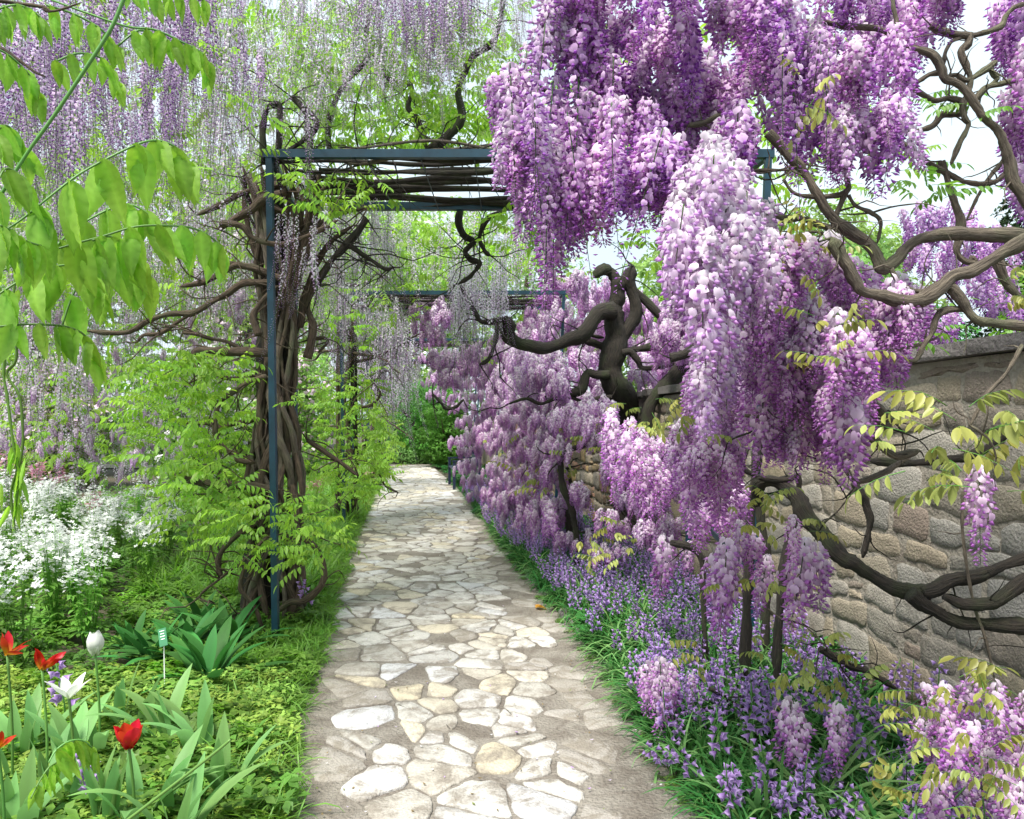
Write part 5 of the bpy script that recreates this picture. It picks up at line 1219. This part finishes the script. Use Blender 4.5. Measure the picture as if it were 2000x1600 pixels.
def tree(name, label, cat, X, Y, hgt, r, n, ls, mat, seed, trunk=.3, lobes=9, base=.25, group=None, tm='bark_brown', blossom=None):
    t = thing(name, label, cat, (X, Y, 0), 0, group); rt = random.Random(seed)
    mb = MB(); tube(mb, [(0, 0, -.03, r * .07 + .03), (rt.uniform(-.1, .1), 0, hgt * .35, r * .055 + .02), (rt.uniform(-.2, .2), 0, hgt * .75, r * .03 + .01)], 8, 4, .1)
    link('trunk' if trunk > .2 else 'stem', mb.mesh('trunk', M[tm]), t)
    for k in range(4):
        a = rt.uniform(0, 6.28); mb = MB(); tube(mb, [(0, 0, hgt * .3, r * .03 + .01), (math.cos(a) * r * .3, math.sin(a) * r * .3, hgt * .55, r * .02 + .008), (math.cos(a) * r * .6, math.sin(a) * r * .6, hgt * .75, .008)], 6, 3, .1); link('limb', mb.mesh('limb', M[tm]), t)
    bl = []
    for k in range(lobes):
        z = hgt * (base + (1 - base) * (k + .5) / lobes); q = r * (1 - .5 * abs((z / hgt - .55)) ** 1.0 * 1.3) * .75; a = k * 2.4
        bl.append((math.cos(a) * q * .5, math.sin(a) * q * .5, z, q * rt.uniform(.55, .8), q * rt.uniform(.55, .8), hgt / lobes * rt.uniform(1.0, 1.6)))
    link('crown', crown_mesh('crown', seed, bl, n, ls, M[mat]), t)
    if blossom: link('blossom', crown_mesh('blossom', seed + 900, [(a[0], a[1], a[2], a[3] * 1.06, a[4] * 1.06, a[5] * 1.06) for a in bl], blossom[0], ls * .8, M[blossom[1]], .8), t)
    return t
G1 = 'shrubs and trees beyond the left bed'; G2 = 'shrubs at the end of the path'; G3 = 'trees and shrubs behind the stone wall'
tree('shrub', 'dark green bush closing the view at the path end, left one', 'shrub', -3.6, 24, 2.3, 1.9, 9000, .06, 'leaf_hedge', 1, .1, 9, .0, G2)
tree('shrub', 'rounded bright green bush at the far right bend of the path', 'shrub', -1.75, 20.3, 1.7, 1.1, 9000, .045, 'leaf_hedge', 2, .1, 9, .0, G2)
tree('shrub', 'bright green bush rising behind the one at the bend', 'shrub', -2.6, 22.5, 2.2, 1.4, 9000, .05, 'leaf_hedge', 3, .1, 9, .0, G2)
tree('shrub', 'low blue grey bush at the foot of the end hedge', 'shrub', -3.1, 21.9, .55, .9, 3000, .03, 'leaf_blue', 4, .1, 5, .0, G2)
tree('broadleaf_tree', 'pale spring green tree above the end of the path', 'tree', -4.2, 30, 10, 4.2, 16000, .11, 'leaf_far', 5, .3, 10, .15, G1, 'bark_brown', (4000, 'blossom_white'))
for i, (X_, Y_, h_, r_, m_, lab) in enumerate(((-7, 20, 7.8, 3.0, 'leaf_far', 'pale tree just left of the second arch'), (-11, 18, 7.0, 3.2, 'leaf_far', 'pale tree above the white flowers, left of centre'), (-14.5, 20, 7.5, 3.4, 'leaf_far', 'pale tree at the far left behind the leafy shoot'), (-6, 14, 2.4, 1.5, 'leaf_green', 'bush behind the side arms of the first post vine'),
                                       (-8.5, 14, 2.2, 1.6, 'leaf_far', 'round pale bush left of the bush behind the vine'), (-11, 15, 2.4, 1.7, 'leaf_green', 'bush behind the dangling twisted shoot'), (-4.8, 17, 2.6, 1.3, 'leaf_far', 'bush between the second and third posts'), (.5, 30, 9.5, 4.0, 'leaf_far', 'pale tree behind the gnarled trunk'), (-10, 36, 9, 4.2, 'leaf_far', 'taller hazy tree far left of the path'))):
    tree('broadleaf_tree' if h_ > 4 else 'shrub', lab, 'tree' if h_ > 4 else 'shrub', X_, Y_, h_, r_, 9000, .10 if h_ > 4 else .06, m_, 20 + i, .3 if h_ > 4 else .1, 9, .05 if h_ < 4 else .12, G1, 'bark_brown', (2600, 'blossom_white' if i % 2 else 'blossom_pink'))
tree('broadleaf_tree', 'light green tree above the wall beside the open sky', 'tree', 8.6, 19, 6.2, 2.2, 15000, .075, 'leaf_far', 40, .3, 10, .15, G3)
tree('broadleaf_tree', 'light green tree behind the thick bent branch', 'tree', 5.6, 13, 3.9, 1.7, 12000, .06, 'leaf_far', 41, .3, 9, .1, G3)
tree('conifer', 'dark conifer at the right edge above the wall', 'tree', 8.9, 13, 5.0, 1.3, 15000, .05, 'leaf_conifer', 42, .3, 12, .05, G3)
tree('shrub', 'small round dark green bush peeping over the wall coping', 'shrub', 4.9, 9, 2.45, .7, 6000, .035, 'leaf_deep', 43, .1, 7, .1, G3)
tree('shrub', 'broad pale bush just over the wall, right of centre', 'shrub', 3.3, 9.5, 2.3, 1.1, 6000, .045, 'leaf_far', 44, .1, 7, .1, G3)
tree('broadleaf_tree', 'leafy tree over the wall between trunk and purple mass', 'tree', 3.4, 18, 5.0, 2.2, 9000, .08, 'leaf_far', 45, .3, 9, .1, G3)
tree('shrub', 'dense bush behind the wall at the far right edge', 'shrub', 6.8, 9.8, 3.0, 1.0, 6000, .045, 'leaf_green', 46, .1, 7, .1, G3)
